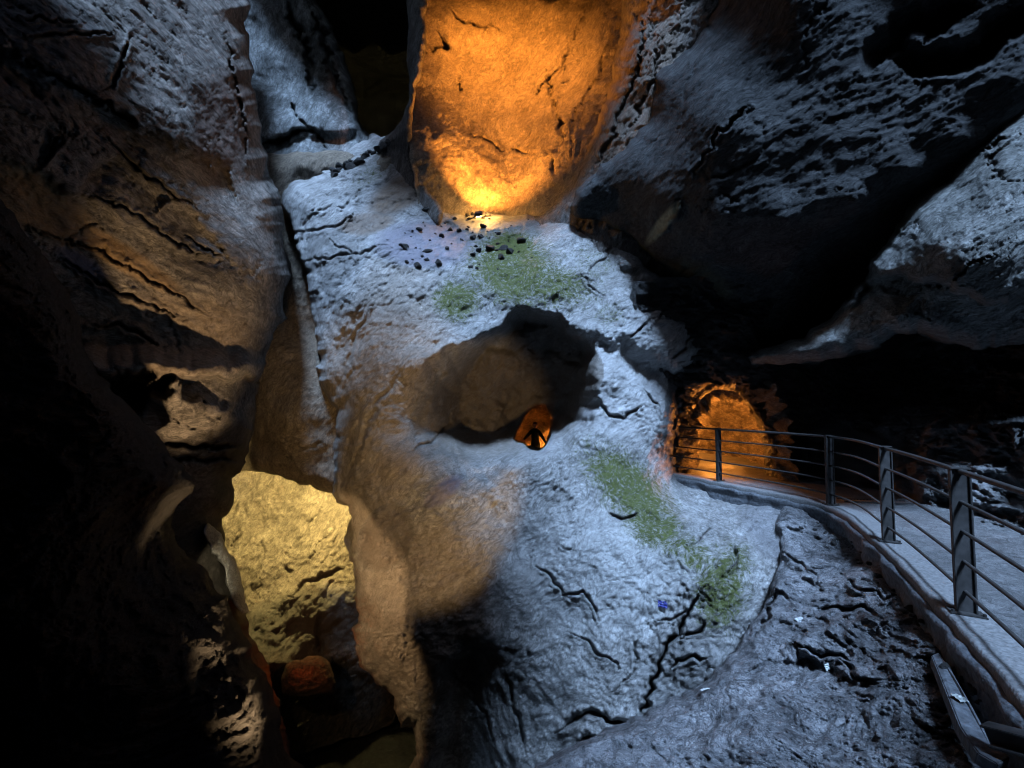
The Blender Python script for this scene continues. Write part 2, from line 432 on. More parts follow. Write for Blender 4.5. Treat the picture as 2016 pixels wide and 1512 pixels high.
# left slot
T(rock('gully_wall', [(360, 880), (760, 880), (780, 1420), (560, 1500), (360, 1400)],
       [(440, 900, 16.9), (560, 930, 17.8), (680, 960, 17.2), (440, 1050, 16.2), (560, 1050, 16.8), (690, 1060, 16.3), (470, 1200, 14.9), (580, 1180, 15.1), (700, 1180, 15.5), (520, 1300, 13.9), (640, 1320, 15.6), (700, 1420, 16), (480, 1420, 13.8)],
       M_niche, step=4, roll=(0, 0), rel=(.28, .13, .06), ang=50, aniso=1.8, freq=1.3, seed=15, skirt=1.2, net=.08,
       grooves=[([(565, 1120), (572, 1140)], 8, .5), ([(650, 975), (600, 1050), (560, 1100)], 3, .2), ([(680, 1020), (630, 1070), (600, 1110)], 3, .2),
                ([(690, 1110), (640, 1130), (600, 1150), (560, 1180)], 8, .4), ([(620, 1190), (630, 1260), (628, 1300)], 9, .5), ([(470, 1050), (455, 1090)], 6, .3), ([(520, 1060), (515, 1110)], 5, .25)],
       tints=[(600, 1230, 150, 70, -10, .9, (.07, .068, .06)), (600, 1400, 260, 120, 0, 1, (.008, .008, .008))]),  # dark blobs paint shade onto the lower gully wall
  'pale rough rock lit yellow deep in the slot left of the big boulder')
T(rock('hanging_rock', [(400, 300), (780, 300), (780, 1000), (700, 985), (660, 972), (612, 958), (585, 950), (548, 938), (515, 930), (480, 924), (400, 940)],
       [(430, 400, 13.4), (600, 400, 13.8), (760, 400, 12.8), (520, 640, 12.6), (600, 640, 13.6), (700, 700, 13), (500, 800, 12.8), (580, 820, 12.2), (650, 860, 12.8), (490, 900, 13.2), (560, 920, 12.7), (650, 950, 12.9)],
       M_niche, step=4, roll=(34, .8), rel=(.25, .08, .03), ang=75, aniso=1.5, freq=.9, seed=22, skirt=1.0,
       grooves=[([(505, 800), (520, 850), (570, 900), (600, 935)], 6, .25), ([(540, 910), (580, 925), (630, 950)], 4, .2), ([(590, 890), (625, 870), (640, 872)], 4, .25)]),
  'smooth brown rock hanging in the slot above the yellow lit wall')
T(rock('gully_floor_rock', [(556, 1318), (575, 1300), (610, 1290), (640, 1292), (655, 1310), (660, 1360), (600, 1380), (550, 1370)],
       [(600, 1300, 12.8), (650, 1340, 13), (560, 1370, 12.6), (610, 1340, 12.4)], rock_mat('red_lit_rock', (.03, .015, .01), (.10, .04, .02), (.22, .1, .06), sc=3, bump=1.2), step=3, roll=(26, .6), rel=(.1, .12, .06), seed=25, skirt=1, freq=2),  # reddish base colour paints in the red light on this rock
  'small rough rock at the bottom of the slot, red light painted into its colour', 'rock')

# central boulder --------------------------------------------------------------
mid_outline = [(545, 385), (590, 350), (640, 330), (690, 300), (745, 275), (790, 268), (830, 320), (860, 370), (885, 415), (940, 424), (1000, 430), (1060, 428), (1125, 424), (1170, 438), (1210, 458), (1262, 490), (1310, 540), (1370, 590), (1440, 640), (1475, 655), (1470, 685),
               (1420, 705), (1372, 738), (1358, 780), (1345, 840), (1338, 900), (1336, 938), (1420, 965), (1530, 985), (1600, 1010), (1700, 1100), (1700, 1300), (1600, 1500), (1450, 1700), (760, 1700), (800, 1540), (826, 1440), (800, 1404), (764, 1364), (740, 1336),
               (716, 1300), (704, 1270), (700, 1240), (706, 1190), (700, 1150), (697, 1100), (690, 1050), (682, 1005), (666, 975), (660, 940), (663, 900), (666, 850), (656, 800), (640, 760), (624, 715), (620, 650), (614, 600), (602, 545), (590, 495), (574, 440)]
alcove = [(790, 735), (850, 700), (905, 672), (960, 648), (1000, 622), (1022, 604), (1050, 603), (1100, 622), (1150, 655), (1182, 700), (1180, 745), (1188, 790), (1178, 850), (1150, 880), (1110, 900), (1075, 912), (1020, 930), (980, 965), (930, 985), (860, 975), (790, 950), (735, 900), (720, 850), (745, 790)]
hollow = [(838, 1440), (846, 1350), (862, 1290), (892, 1256), (940, 1242), (985, 1262), (1008, 1310), (1026, 1380), (1040, 1460), (1050, 1620), (820, 1640)]  # pit added low on the boulder to stand in for a cast shadow
def alc_d(Q):
    r = np.sqrt(((Q[:, 0] - 1062) / np.where(Q[:, 0] < 1062, 370, 125)) ** 2 + ((Q[:, 1] - 835) / np.where(Q[:, 1] < 835, 215, 110)) ** 2)
    P = np.stack([Q[:, 0] / 60, Q[:, 1] / 60, Q[:, 0] * 0], -1)
    return 2.1 + 2.4 * sstep(1 - r) ** .9 + .35 * ridged(P + 3.3, 3)
def alc_w(Q):
    top = sstep((Q[:, 1] - 660) / 220); left = sstep((1000 - Q[:, 0]) / 220)
    return 30 + 55 * top + 150 * left * top + 30 * left
person_hole = [(1040, 808), (1050, 799), (1062, 797), (1075, 803), (1084, 815), (1087, 838), (1086, 862), (1080, 876), (1068, 884), (1052, 888), (1040, 882), (1025, 868), (1010, 868), (1010, 858), (1022, 848), (1030, 832), (1034, 818)]
T(rock('boulder', mid_outline,
       [(580, 420, 12.0), (700, 330, 12.8), (780, 300, 13.2), (700, 420, 11.6), (850, 440, 12.2), (950, 440, 12.6), (1080, 440, 12.0), (1200, 470, 10.9), (1300, 560, 10.2), (1450, 650, 9.4),
        (900, 520, 11.2), (1050, 520, 10.9), (620, 560, 11.0), (750, 560, 10.6), (1000, 600, 10.3), (1150, 600, 10.1), (1250, 680, 9.6), (1350, 720, 9.6),
        (650, 740, 10.8), (760, 740, 10.0), (700, 880, 10.2), (800, 900, 9.5), (1240, 800, 9.3), (1300, 870, 9.5), (1335, 920, 10.0), (1420, 975, 8.9), (1530, 1000, 7.75), (1620, 1020, 7.3),
        (700, 1010, 10.0), (820, 1020, 9.0), (1000, 1000, 8.7), (1180, 960, 8.4), (1350, 1050, 7.4), (1480, 1080, 6.9), (740, 1150, 9.6), (900, 1150, 8.3), (1080, 1150, 7.6), (1300, 1180, 6.7), (1450, 1220, 6.2),
        (740, 1290, 9.5), (860, 1300, 8.5), (1000, 1320, 7.7), (1200, 1330, 6.7), (1350, 1350, 6.2), (850, 1450, 8.9), (1000, 1500, 7.6), (1300, 1600, 6.3), (1650, 1300, 5.8), (1500, 1600, 6.0), (900, 1650, 8.6)],
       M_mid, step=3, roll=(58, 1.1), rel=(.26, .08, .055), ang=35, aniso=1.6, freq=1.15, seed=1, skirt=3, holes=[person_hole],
       pits=[(alcove, alc_d, alc_w), (hollow, .8, lambda Q: 60 + 60 * sstep((Q[:, 0] - 900) / 90))], amp=7,
       ledges=[([(1170, 440), (1230, 520), (1330, 600), (1460, 665)], .25, 10, 60), ([(640, 1350), (700, 1250), (720, 1100), (790, 1020), (830, 960)], -.08, 50, 120),
               ([(1010, 780), (1085, 655), (1180, 660), (1260, 700), (1360, 735)], .4, 16, 80)],
       grooves=[([(1045, 1085), (1062, 1118), (1095, 1150), (1115, 1176), (1150, 1164), (1168, 1195), (1180, 1230)], 5, 0.19),
                ([(1390, 1148), (1366, 1185), (1335, 1235), (1308, 1290), (1290, 1342), (1262, 1402), (1240, 1450)], 8, .60), ([(1330, 1262), (1370, 1245), (1392, 1225)], 7, 0.28), ([(1284, 1225), (1330, 1215), (1352, 1195)], 5, 0.19),
                ([(1310, 1320), (1350, 1300), (1400, 1290)], 5, 0.22),
                ([(1180, 790), (1200, 815), (1228, 824), (1255, 806), (1275, 796)], 5, 0.25), ([(1262, 760), (1290, 790), (1300, 820)], 4, 0.19), ([(1198, 1014), (1225, 1022), (1250, 1010)], 9, 0.28),
                ([(985, 1325), (1003, 1350), (1016, 1395), (1026, 1450), (1030, 1500)], 6, 0.31), ([(1090, 1450), (1130, 1412), (1180, 1402), (1230, 1425), (1290, 1450)], 13, 0.37), ([(1110, 1490), (1160, 1450), (1220, 1460)], 9, 0.25),
                ([(1215, 470), (1188, 505), (1160, 535), (1135, 545)], 4, 0.14), ([(1140, 535), (1175, 572), (1200, 592)], 3, 0.12), ([(772, 285), (805, 322), (835, 358), (862, 396), (876, 425)], 5, 0.25),
                ([(640, 470), (700, 500), (760, 480)], 4, 0.15), ([(580, 460), (640, 450), (700, 430)], 4, 0.15), ([(600, 520), (660, 500), (700, 510)], 4, 0.15), ([(600, 420), (680, 400), (740, 360)], 4, 0.12),
                ([(735, 605), (700, 660), (690, 720), (680, 760)], 5, 0.12), ([(800, 720), (770, 750), (745, 790), (700, 900), (672, 960)], 8, 0.15), ([(910, 780), (880, 830), (850, 870), (800, 890)], 5, 0.19),
                ([(1100, 1240), (1150, 1260), (1200, 1300), (1240, 1330)], 4, 0.12), ([(1400, 1030), (1380, 1060), (1350, 1080)], 4, 0.15), ([(1440, 1060), (1450, 1110), (1420, 1140)], 5, 0.15),
                ([(1390, 610), (1370, 650), (1340, 690), (1310, 720)], 5, 0.19), ([(1330, 560), (1300, 620), (1280, 640)], 4, 0.12), ([(1312, 745), (1335, 790), (1330, 850), (1322, 930)], 8, 0.22), ([(1330, 745), (1352, 800)], 6, 0.19),
                ([(860, 1270), (900, 1330), (950, 1400), (985, 1480)], 5, 0.12), ([(1260, 1240), (1250, 1320), (1200, 1370)], 4, 0.12), ([(700, 1250), (760, 1256), (830, 1258), (860, 1265)], 2.5, 0.07)],
       moss=[(1010, 530, 110, 85, 20, .72), (1005, 485, 56, 30, 0, .9), (900, 590, 56, 48, 0, .72), (1080, 560, 110, 50, 10, .66), (1240, 960, 130, 60, 42, .74), (1290, 1040, 62, 46, 10, .72), (1270, 1000, 80, 60, 40, .66), (1420, 1160, 60, 92, 8, .70), (1350, 1085, 90, 40, 30, .58),
             (1450, 1110, 40, 50, 0, .6), (1280, 500, 110, 22, 38, .60), (1400, 640, 60, 60, 30, .47), (1200, 620, 40, 30, 0, .45), (730, 345, 60, 22, -30, .42), (1170, 520, 60, 60, 45, .42)],
       tints=[(790, 380, 80, 34, -30, .8, (.15, .09, .045)), (720, 440, 60, 24, -10, .75, (.14, .085, .045)), (840, 480, 110, 50, 0, .85, (.17, .165, .22)), (960, 450, 120, 26, 0, .6, (.10, .10, .09)),
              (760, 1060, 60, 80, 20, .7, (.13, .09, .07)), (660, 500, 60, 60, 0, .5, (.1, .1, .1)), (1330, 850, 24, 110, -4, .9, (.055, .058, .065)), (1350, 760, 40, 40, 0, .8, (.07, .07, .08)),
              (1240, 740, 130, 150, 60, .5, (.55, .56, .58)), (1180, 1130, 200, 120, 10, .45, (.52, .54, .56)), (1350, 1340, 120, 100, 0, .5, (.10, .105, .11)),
              (870, 970, 50, 20, -40, .8, (.2, .19, .28)), (1560, 1050, 120, 70, 30, .6, (.14, .145, .17)),
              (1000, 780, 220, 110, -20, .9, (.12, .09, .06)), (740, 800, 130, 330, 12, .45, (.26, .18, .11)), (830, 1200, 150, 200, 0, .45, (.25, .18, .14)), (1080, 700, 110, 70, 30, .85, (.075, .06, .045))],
       holeroll=(12, .3), net=.06),
  'huge pale grey limestone boulder with moss patches, cracks and a dark hollow, filling the middle', 'boulder')

# the rib beside the niche
T(rock('rock_rib', [(800, -250), (845, -250), (839, 0), (838, 90), (829, 145), (816, 172), (810, 235), (808, 290), (818, 335), (845, 378), (874, 412), (870, 450), (760, 420), (730, 340), (742, 284), (768, 264), (790, 236), (801, 200), (805, 150), (803, 60)],
       [(820, -200, 12.3), (820, 100, 12.3), (800, 250, 12.2), (780, 300, 12.9), (850, 400, 12.3), (760, 400, 12.9)], M_flank, step=3, roll=(16, .45), rel=(.08, .06, .03), ang=75, aniso=.6, seed=30, skirt=.4, amp=3),
  'thin pale rock rib running down the left side of the orange lit niche', 'rock')

# right flank of the niche
T(rock('niche_flank', [(1226, -260), (1224, 0), (1221, 70), (1209, 135), (1190, 205), (1165, 272), (1140, 326), (1112, 370), (1082, 402), (1052, 424), (1010, 440), (1100, 520), (1400, 560), (1560, 400), (1620, -260)],
       [(1235, -200, 11.9), (1230, 50, 11.9), (1200, 220, 12.1), (1120, 380, 12.3), (1050, 440, 12.5), (1330, -100, 10.6), (1330, 100, 10.6), (1260, 250, 11.2), (1180, 380, 11.6), (1500, 100, 9.8), (1450, 400, 10.0), (1600, -200, 9.4)],
       M_flank, step=4, roll=(30, 1.1), rel=(.20, .13, .06), ang=66, aniso=2.6, freq=1.3, seed=12, skirt=.5, amp=4,
       tints=[(1250, 200, 70, 260, 18, .5, (.25, .19, .14))],
       grooves=[([(1270, 0), (1260, 120), (1215, 250), (1150, 370)], 6, .25), ([(1300, 60), (1285, 160), (1230, 270)], 6, .2)]),
  'striped grey rock flank to the right of the orange lit niche')

# path hollow wall with the tunnel mouth
tun = [(1338, 960), (1338, 930), (1344, 890), (1352, 850), (1362, 812), (1380, 785), (1406, 768), (1436, 768), (1462, 781), (1482, 806), (1496, 842), (1504, 880), (1508, 920), (1506, 960)]
T(rock('hollow_wall', [(1240, 560), (1500, 520), (2600, 420), (2600, 1260), (2100, 1120), (2016, 1090), (1880, 1040), (1800, 1006), (1690, 984), (1600, 970), (1500, 962), (1240, 975)],
       [(1260, 960, 10.9), (1330, 930, 10.6), (1420, 700, 9.6), (1300, 760, 10.3), (1500, 950, 10.1), (1600, 960, 9.4), (1690, 968, 8.9), (1800, 990, 7.6), (1880, 1020, 6.6), (2016, 1075, 5.4), (2200, 1150, 4.4), (2550, 1240, 3.6),
        (1560, 720, 9.8), (1620, 850, 10.2), (1750, 800, 9.8), (1720, 650, 9.6), (1900, 800, 7.9), (1900, 920, 6.9), (1800, 930, 7.6), (1700, 935, 8.6), (1850, 870, 7.7), (2016, 850, 6.6), (2016, 980, 6.0), (2200, 900, 5.6), (2500, 900, 5.4), (1900, 650, 7.6), (2200, 600, 6.5), (2500, 600, 6.2), (1450, 600, 9.3)],
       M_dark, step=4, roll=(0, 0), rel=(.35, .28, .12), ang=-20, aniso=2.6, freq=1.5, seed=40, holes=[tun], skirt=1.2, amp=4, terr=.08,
       ledges=[([(2100, 900), (1900, 850), (1760, 860), (1640, 860)], -.35, 24, 120)],
       tints=[(1850, 930, 300, 110, 14, .9, (.34, .35, .37)), (1560, 820, 70, 90, 0, .5, (.2, .16, .12)), (1450, 735, 90, 30, 10, .6, (.13, .12, .12))],  # large pale blob lightens the lower wall in place of missing light
       holeroll=(26, .35)),
  'dark wet rock wall of the hollow behind the path, with the tunnel mouth in it')

# grey right wall
T(rock('right_rock_wall', [(2700, -200), (2200, -100), (2040, 120), (1990, 180), (1930, 262), (1885, 305), (1852, 350), (1800, 384), (1772, 438), (1742, 480), (1704, 545), (1664, 592), (1628, 636), (1570, 668), (1500, 684), (1462, 700), (1480, 722), (1540, 716), (1600, 712), (1660, 700), (1720, 688), (1765, 650), (1820, 652), (1860, 668), (1920, 690), (2000, 680), (2700, 640)],
       [(2040, 150, 6.0), (1880, 330, 6.3), (1750, 490, 6.4), (1640, 650, 7.0), (1560, 690, 7.9), (1475, 710, 8.8), (1760, 600, 6.1), (1850, 480, 5.4), (1950, 350, 5.35), (2016, 300, 5.3), (2016, 500, 4.9), (1900, 560, 5.2), (2200, 100, 5.5), (2300, 400, 5.4), (2650, 300, 5.8), (2650, 600, 5.8), (1900, 660, 5.8), (2016, 650, 5.5)],
       M_right, net=.10, step=4, roll=(40, .9), rel=(.09, .06, .035), ang=38, aniso=2.0, freq=1.2, seed=51, skirt=3, amp=5, terr=.02,
       ledges=[([(1660, 605), (1712, 556), (1780, 545), (1850, 556), (1905, 585), (1965, 596), (2020, 572), (2200, 560)], .55, 9, 140)],
       grooves=[([(1930, 300), (1960, 285), (1990, 262)], 8, .25), ([(1860, 560), (1920, 520), (1960, 500)], 4, .15)],
       moss=[(1880, 300, 120, 16, -55, .5), (1780, 430, 90, 12, -55, .5), (2000, 170, 80, 30, -45, .5)]),
  'pale grey rock face at the right edge, overhanging the path')

# big dark ceiling
T(rock('overhanging_rock', [(1424, -260), (1420, 0), (1404, 34), (1384, 64), (1352, 96), (1330, 118), (1296, 146), (1288, 180), (1284, 224), (1262, 258), (1238, 284), (1200, 312), (1166, 344), (1140, 376), (1120, 402), (1132, 426), (1170, 436), (1212, 456), (1260, 486), (1310, 538), (1372, 588), (1440, 638), (1490, 668), (1560, 700), (1660, 690),
                   (1720, 640), (1820, 560), (1980, 400), (2250, 180), (2700, -50), (2700, -260)],
       [(1430, -200, 8.0), (1424, 0, 8.3), (1300, 170, 9.3), (1290, 230, 9.5), (1130, 400, 11.0), (1150, 420, 11.2), (1250, 470, 10.6), (1320, 400, 8.5), (1420, 425, 7.4), (1550, 430, 6.8), (1690, 400, 6.5), (1800, 340, 6.2), (1900, 270, 5.9), (2016, 150, 5.5),
        (1330, 540, 9.9), (1450, 600, 9.2), (1550, 640, 9.2), (1640, 580, 9.0), (1740, 500, 8.6), (1850, 420, 8.0), (1480, 520, 8.4), (1640, 490, 8.0),
        (1440, 196, 7.05), (1550, 380, 6.75), (1420, 380, 7.35), (1690, 350, 6.45), (1800, 295, 6.15), (1900, 225, 5.85), (1550, 472, 7.4), (1690, 442, 7.2), (1420, 470, 7.9), (1800, 380, 6.9), (1330, 350, 8.3), (1550, 180, 6.5), (1550, -13, 6.3), (1550, -220, 6.2), (1690, 140, 6.2), (1690, -68, 6.0), (1850, 88, 5.85), (1850, -90, 5.7), (2016, -65, 5.4), (2300, -100, 5.2), (2650, -150, 5.6), (2200, 100, 5.9), (1370, 230, 7.8)],
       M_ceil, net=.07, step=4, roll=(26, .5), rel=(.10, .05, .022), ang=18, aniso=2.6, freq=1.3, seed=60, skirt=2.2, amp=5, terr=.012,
       ledges=[([(1880, 50), (1790, 75), (1790, 82), (1750, 120)], .4, 10, 60), ([(2016, 60), (1930, 130), (1880, 150), (1780, 150)], .45, 8, 70)],
       grooves=[([(1344, 390), (1338, 420), (1318, 440), (1298, 460), (1276, 484)], 5, -.14), ([(1480, 200), (1420, 260), (1360, 350)], 5, .2), ([(1810, 90), (1850, 60), (1900, 20)], 14, .6), ([(1790, 150), (1870, 140), (1930, 95), (1990, 30)], 10, .55)],
       tints=[(1305, 440, 12, 52, 38, .9, (.32, .33, .24)), (1380, 560, 80, 40, 30, .5, (.07, .07, .04))],
       moss=[(1250, 478, 80, 8, 38, .5)]),
  'broad dark overhanging rock roof across the upper right, streaked with grey ridges')

# left wall
left_outline = [(-700, -300), (440, -300), (484, -60), (486, 40), (496, 120), (500, 180), (512, 240), (514, 300), (526, 345), (548, 372), (556, 430), (560, 480), (568, 540), (562, 590), (562, 625), (540, 650), (520, 710), (506, 770), (500, 850), (484, 905), (466, 940), (452, 985), (440, 1030), (436, 1066), (452, 1120), (468, 1170),
                (486, 1220), (500, 1262), (524, 1310), (560, 1420), (600, 1700), (-700, 1700)]
T(rock('left_rock_wall', left_outline,
       [(-600, -200, 3.6), (0, 0, 5.4), (200, 0, 6.6), (470, 0, 10.0), (0, 300, 4.9), (200, 300, 6.2), (350, 300, 7.4), (500, 330, 9.6), (60, 500, 5.2), (200, 560, 6.2), (350, 560, 7.2), (450, 560, 8.0), (550, 600, 9.8), (180, 720, 6.3), (350, 730, 7.2), (480, 740, 9.0),
        (260, 850, 7.0), (400, 830, 7.6), (480, 900, 9.8), (350, 950, 8.0), (430, 1060, 9.6), (350, 1200, 8.4), (480, 1240, 10.0), (200, 1300, 7), (500, 1500, 9.6), (-500, 800, 4), (-500, 1500, 5), (0, 900, 6), (430, 150, 8.8), (420, 430, 8.2)],
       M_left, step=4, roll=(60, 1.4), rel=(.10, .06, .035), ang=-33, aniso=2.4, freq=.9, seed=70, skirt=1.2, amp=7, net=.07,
       ledges=[([(-40, 290), (60, 330), (150, 380), (240, 440), (330, 500)], .12, 12, 120),
               ([(560, 770), (480, 745), (400, 740), (300, 738), (200, 738), (120, 730)], -.9, 7, 60),
               ([(0, 90), (150, 170), (260, 240), (330, 270), (450, 340)], .22, 8, 90), ([(180, 330), (240, 300), (320, 380), (430, 470)], .18, 8, 70),
               ([(260, 800), (300, 770), (360, 775), (430, 790), (480, 830)], -.5, 12, 90)],
       grooves=[([(0, 92), (80, 135), (160, 178), (220, 215), (300, 262)], 7, .4), ([(258, 60), (240, 120), (226, 172), (190, 178)], 5, .25), ([(130, 250), (100, 290), (85, 335)], 5, .25), ([(40, 30), (100, 40), (150, 45)], 4, .2), ([(50, 70), (140, 68), (230, 60)], 4, .2),
                ([(185, 250), (240, 300), (290, 350), (400, 420)], 6, .25), ([(60, 450), (160, 480), (260, 530), (330, 570), (440, 640)], 5, .22), ([(100, 500), (200, 560), (300, 600), (380, 640)], 5, .25), ([(350, 460), (420, 500), (450, 500)], 5, .2),
                ([(150, 380), (230, 400), (300, 440), (350, 480), (430, 520)], 5, .22), ([(170, 640), (260, 650), (330, 690)], 5, .2), ([(330, 800), (360, 840), (410, 850)], 4, .2), ([(400, 810), (430, 830), (400, 870)], 4, .2),
                ([(300, 870), (380, 880), (480, 880)], 9, .6), ([(330, 900), (400, 905), (470, 905)], 10, .5), ([(440, 60), (470, 200), (490, 330)], 6, .3)],
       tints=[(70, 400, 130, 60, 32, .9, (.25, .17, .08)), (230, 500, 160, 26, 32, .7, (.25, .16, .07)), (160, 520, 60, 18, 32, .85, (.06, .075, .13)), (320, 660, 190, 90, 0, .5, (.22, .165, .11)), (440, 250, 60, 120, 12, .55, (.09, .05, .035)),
              (60, 100, 140, 120, 20, .4, (.17, .18, .21)), (470, 1000, 60, 180, 0, .8, (.03, .028, .025)), (380, 1150, 90, 180, 0, .9, (.02, .018, .016)), (440, 1380, 170, 190, 0, .95, (.03, .027, .024)), (300, 1150, 90, 120, 0, .9, (.02, .018, .016)), (250, 780, 60, 30, 0, .8, (.04, .035, .03))]),  # dark blob low on the wall is painted shade, dulling lamp spill
  'brown and slate blue bedded rock wall leaning in from the upper left')
# brightly lit edge of the ledge in the slot
T(rock('ledge_rock', [(404, 1030), (428, 1028), (446, 1062), (462, 1110), (474, 1150), (494, 1200), (492, 1216), (470, 1190), (446, 1140), (424, 1090)],
       [(410, 1035, 9.2), (440, 1070, 9.9), (470, 1150, 10.1), (490, 1210, 9.8), (430, 1100, 9.2)], M_mid, step=2, roll=(10, .2), rel=(.12, .2, .1), seed=75, skirt=.9, amp=7, freq=2),
  'narrow pale rock ledge catching strong light on the slot edge', 'rock')

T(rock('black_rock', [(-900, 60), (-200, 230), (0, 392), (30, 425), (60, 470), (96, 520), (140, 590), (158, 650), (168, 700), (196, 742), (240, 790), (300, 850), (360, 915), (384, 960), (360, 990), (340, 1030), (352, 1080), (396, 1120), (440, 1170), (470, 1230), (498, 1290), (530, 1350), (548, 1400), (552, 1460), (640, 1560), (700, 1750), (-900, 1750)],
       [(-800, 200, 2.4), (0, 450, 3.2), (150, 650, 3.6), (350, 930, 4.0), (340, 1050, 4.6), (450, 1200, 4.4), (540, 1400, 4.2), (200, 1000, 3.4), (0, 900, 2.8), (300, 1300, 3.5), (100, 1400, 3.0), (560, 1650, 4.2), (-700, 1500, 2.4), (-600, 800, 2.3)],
       rock_mat('shade_slate', (.006, .006, .006), (.013, .013, .014), (.03, .03, .032), ang=-40, sc=1.3, bump=1.0, rough_=.7, spec=.2), step=5, roll=(70, 1.2), rel=(.18, .14, .05), ang=-40, aniso=2.4, freq=1.4, seed=80, skirt=.5, amp=6),  # near-black colour paints in shade where lamp light would show
  'rock in the left foreground, its unlit look painted in near-black')

# foreground slope
rail_px = [(1303, 930), (1416, 950), (1636, 998), (1750, 1072), (1903, 1217)]
rail_w = [U(x, y, gd(x, y))[:2] for x, y in rail_px]
rail_w += [np.array([2.55, 1.75]), np.array([1.5, .25]), np.array([.9, -1.6])]
def catmull(pts, n=24):
    pts = [np.array(p) for p in pts]; P = [2 * pts[0] - pts[1]] + pts + [2 * pts[-1] - pts[-2]]
    out = []
    for i in range(1, len(P) - 2):
        for k in range(n):
            t = k / n; a, b, c, d = P[i - 1], P[i], P[i + 1], P[i + 2]
            out.append(.5 * ((2 * b) + (c - a) * t + (2 * a - 5 * b + 4 * c - d) * t * t + (3 * b - a - 3 * c + d) * t ** 3))
    out.append(pts[-1]); return np.array(out)
RC = catmull(rail_w)
def slope_depth(Q):
    c = [(1560, 1000, 7.5), (1650, 1020, 7.1), (1540, 1060, 6.7), (1500, 1150, 5.7), (1450, 1260, 4.75), (1380, 1345, 4.15), (1280, 1400, 3.75), (1150, 1455, 3.4), (1040, 1512, 3.1), (900, 1600, 2.8), (1720, 1090, 5.4), (1790, 1170, 4.35), (1850, 1240, 3.75), (1920, 1335, 3.1), (1985, 1420, 2.75), (2060, 1500, 2.4),
         (1650, 1180, 4.9), (1600, 1300, 4.1), (1450, 1420, 3.3), (1650, 1450, 3.0), (1850, 1450, 2.65), (1300, 1500, 3.0), (1900, 1700, 2.0), (1200, 1700, 2.4), (2200, 1700, 1.9)]
    return tps(c, Q)
T(rock('slope', [(1536, 1062), (1520, 1030), (1545, 985), (1640, 985), (1760, 1090), (1900, 1230), (1990, 1340), (2080, 1420), (2250, 1560), (2250, 1800), (700, 1800), (800, 1640), (1036, 1514), (1120, 1474), (1190, 1440), (1250, 1418), (1290, 1396), (1346, 1372), (1384, 1350), (1424, 1308), (1452, 1268), (1476, 1222), (1500, 1190), (1522, 1140), (1540, 1100)],
       None, M_slope, net=.06, step=3, roll=(26, .5), rel=(.14, .12, .05), ang=-30, aniso=2.0, freq=2.0, seed=90, skirt=1.2, amp=5, depth_fn=slope_depth, terr=.05,
       grooves=[([(1590, 1215), (1640, 1200), (1700, 1195), (1745, 1220)], 9, .16), ([(1560, 1260), (1620, 1290), (1680, 1300)], 9, .18), ([(1530, 1170), (1500, 1230), (1480, 1260)], 8, .2), ([(1650, 1130), (1700, 1160), (1760, 1180)], 6, .12),
                ([(1800, 1210), (1830, 1225), (1850, 1250)], 7, .16), ([(1660, 1300), (1690, 1340), (1740, 1350)], 6, .1), ([(1540, 1090), (1590, 1120), (1620, 1160)], 8, .16)],
       ledges=[([(1560, 1260), (1640, 1225), (1740, 1215)], -.12, 6, 50), ([(1500, 1300), (1600, 1300), (1700, 1340)], .1, 6, 60)]),
  'blue grey slope of broken slate below the path kerb, with pale veins', 'rocky slope')

# ------------------------------------------------------------------ path, kerb
M_path = rock_mat('wet_asphalt', (.10, .103, .108), (.15, .155, .163), (.22, .225, .235), ang=0, stretch=1.2, sc=3.2, bump=.45, rough_=.62, fine=1.6, fleck=.25)
M_conc = plain('old_concrete', (.10, .103, .108), .8, bump=.012, bs_=38, var=.35)
M_concd = plain('stained_concrete', (.06, .068, .08), .85, bump=.02, bs_=22, var=.5)
def nrm(C):
    t = np.gradient(C, axis=0); t /= np.linalg.norm(t, axis=1)[:, None]
    return np.stack([t[:, 1], -t[:, 0]], -1)       # to the right of travel
n_ = nrm(RC)
# travel is far -> near, so the path side (+x) is on the left of travel: flip
PN = np.where(((n_ @ np.array([1, .15])) > 0)[:, None], n_, -n_)
PN = np.where((np.arange(len(RC)) > len(RC) * .55)[:, None], PN, PN)
def strip(name, offs, mat, label, cat, kind, jitter=0.0, sub=3):
    """offs: list of (offset towards path, z)"""
    C = catmull([c for c in RC[::3]], sub); nn = nrm(C); nn = np.where(((nn @ np.array([1, .1])) > 0)[:, None], nn, -nn)
    rows = []
    for (o, z) in offs:
        p = np.concatenate([C + nn * o, np.full((len(C), 1), z)], 1)
        if jitter: p = p + jitter * np.stack([perlin(p * 3.1), perlin(p * 3.1 + 9), perlin(p * 4 + 5) * .6], -1)
        rows.append(p)
    V = np.concatenate(rows); n = len(C); fs = []
    for r in range(len(rows) - 1):
        for i in range(n - 1): fs.append((r * n + i, r * n + i + 1, (r + 1) * n + i + 1, (r + 1) * n + i))
    o = npmesh(name, V, fs, mat, attrs={'moss': np.zeros(len(V)), 'tint': np.zeros((len(V), 4))})
    return tag(o, label, cat, None, kind)
dz = np.linspace(-.9, -.03, 14)
strip('kerb_wall', [(-.17 - .03 * k % .02, z) for k, z in enumerate(np.linspace(-1.0, -.05, 22))] + [(-.12, -.04)], M_concd, 'dark stained concrete face under the kerb', 'retaining wall', 'structure', .05, 5)
k_off = [(-.14, -.06), (-.14, 0), (-.13, .02), (-.12, .03)] + [(x, .034) for x in np.linspace(-.1, .16, 8)] + [(.185, .028), (.2, .0), (.2, -.05)]
strip('kerb', k_off, M_conc, 'low concrete kerb carrying the railing along the gorge side of the path', 'kerb', 'structure', .022)
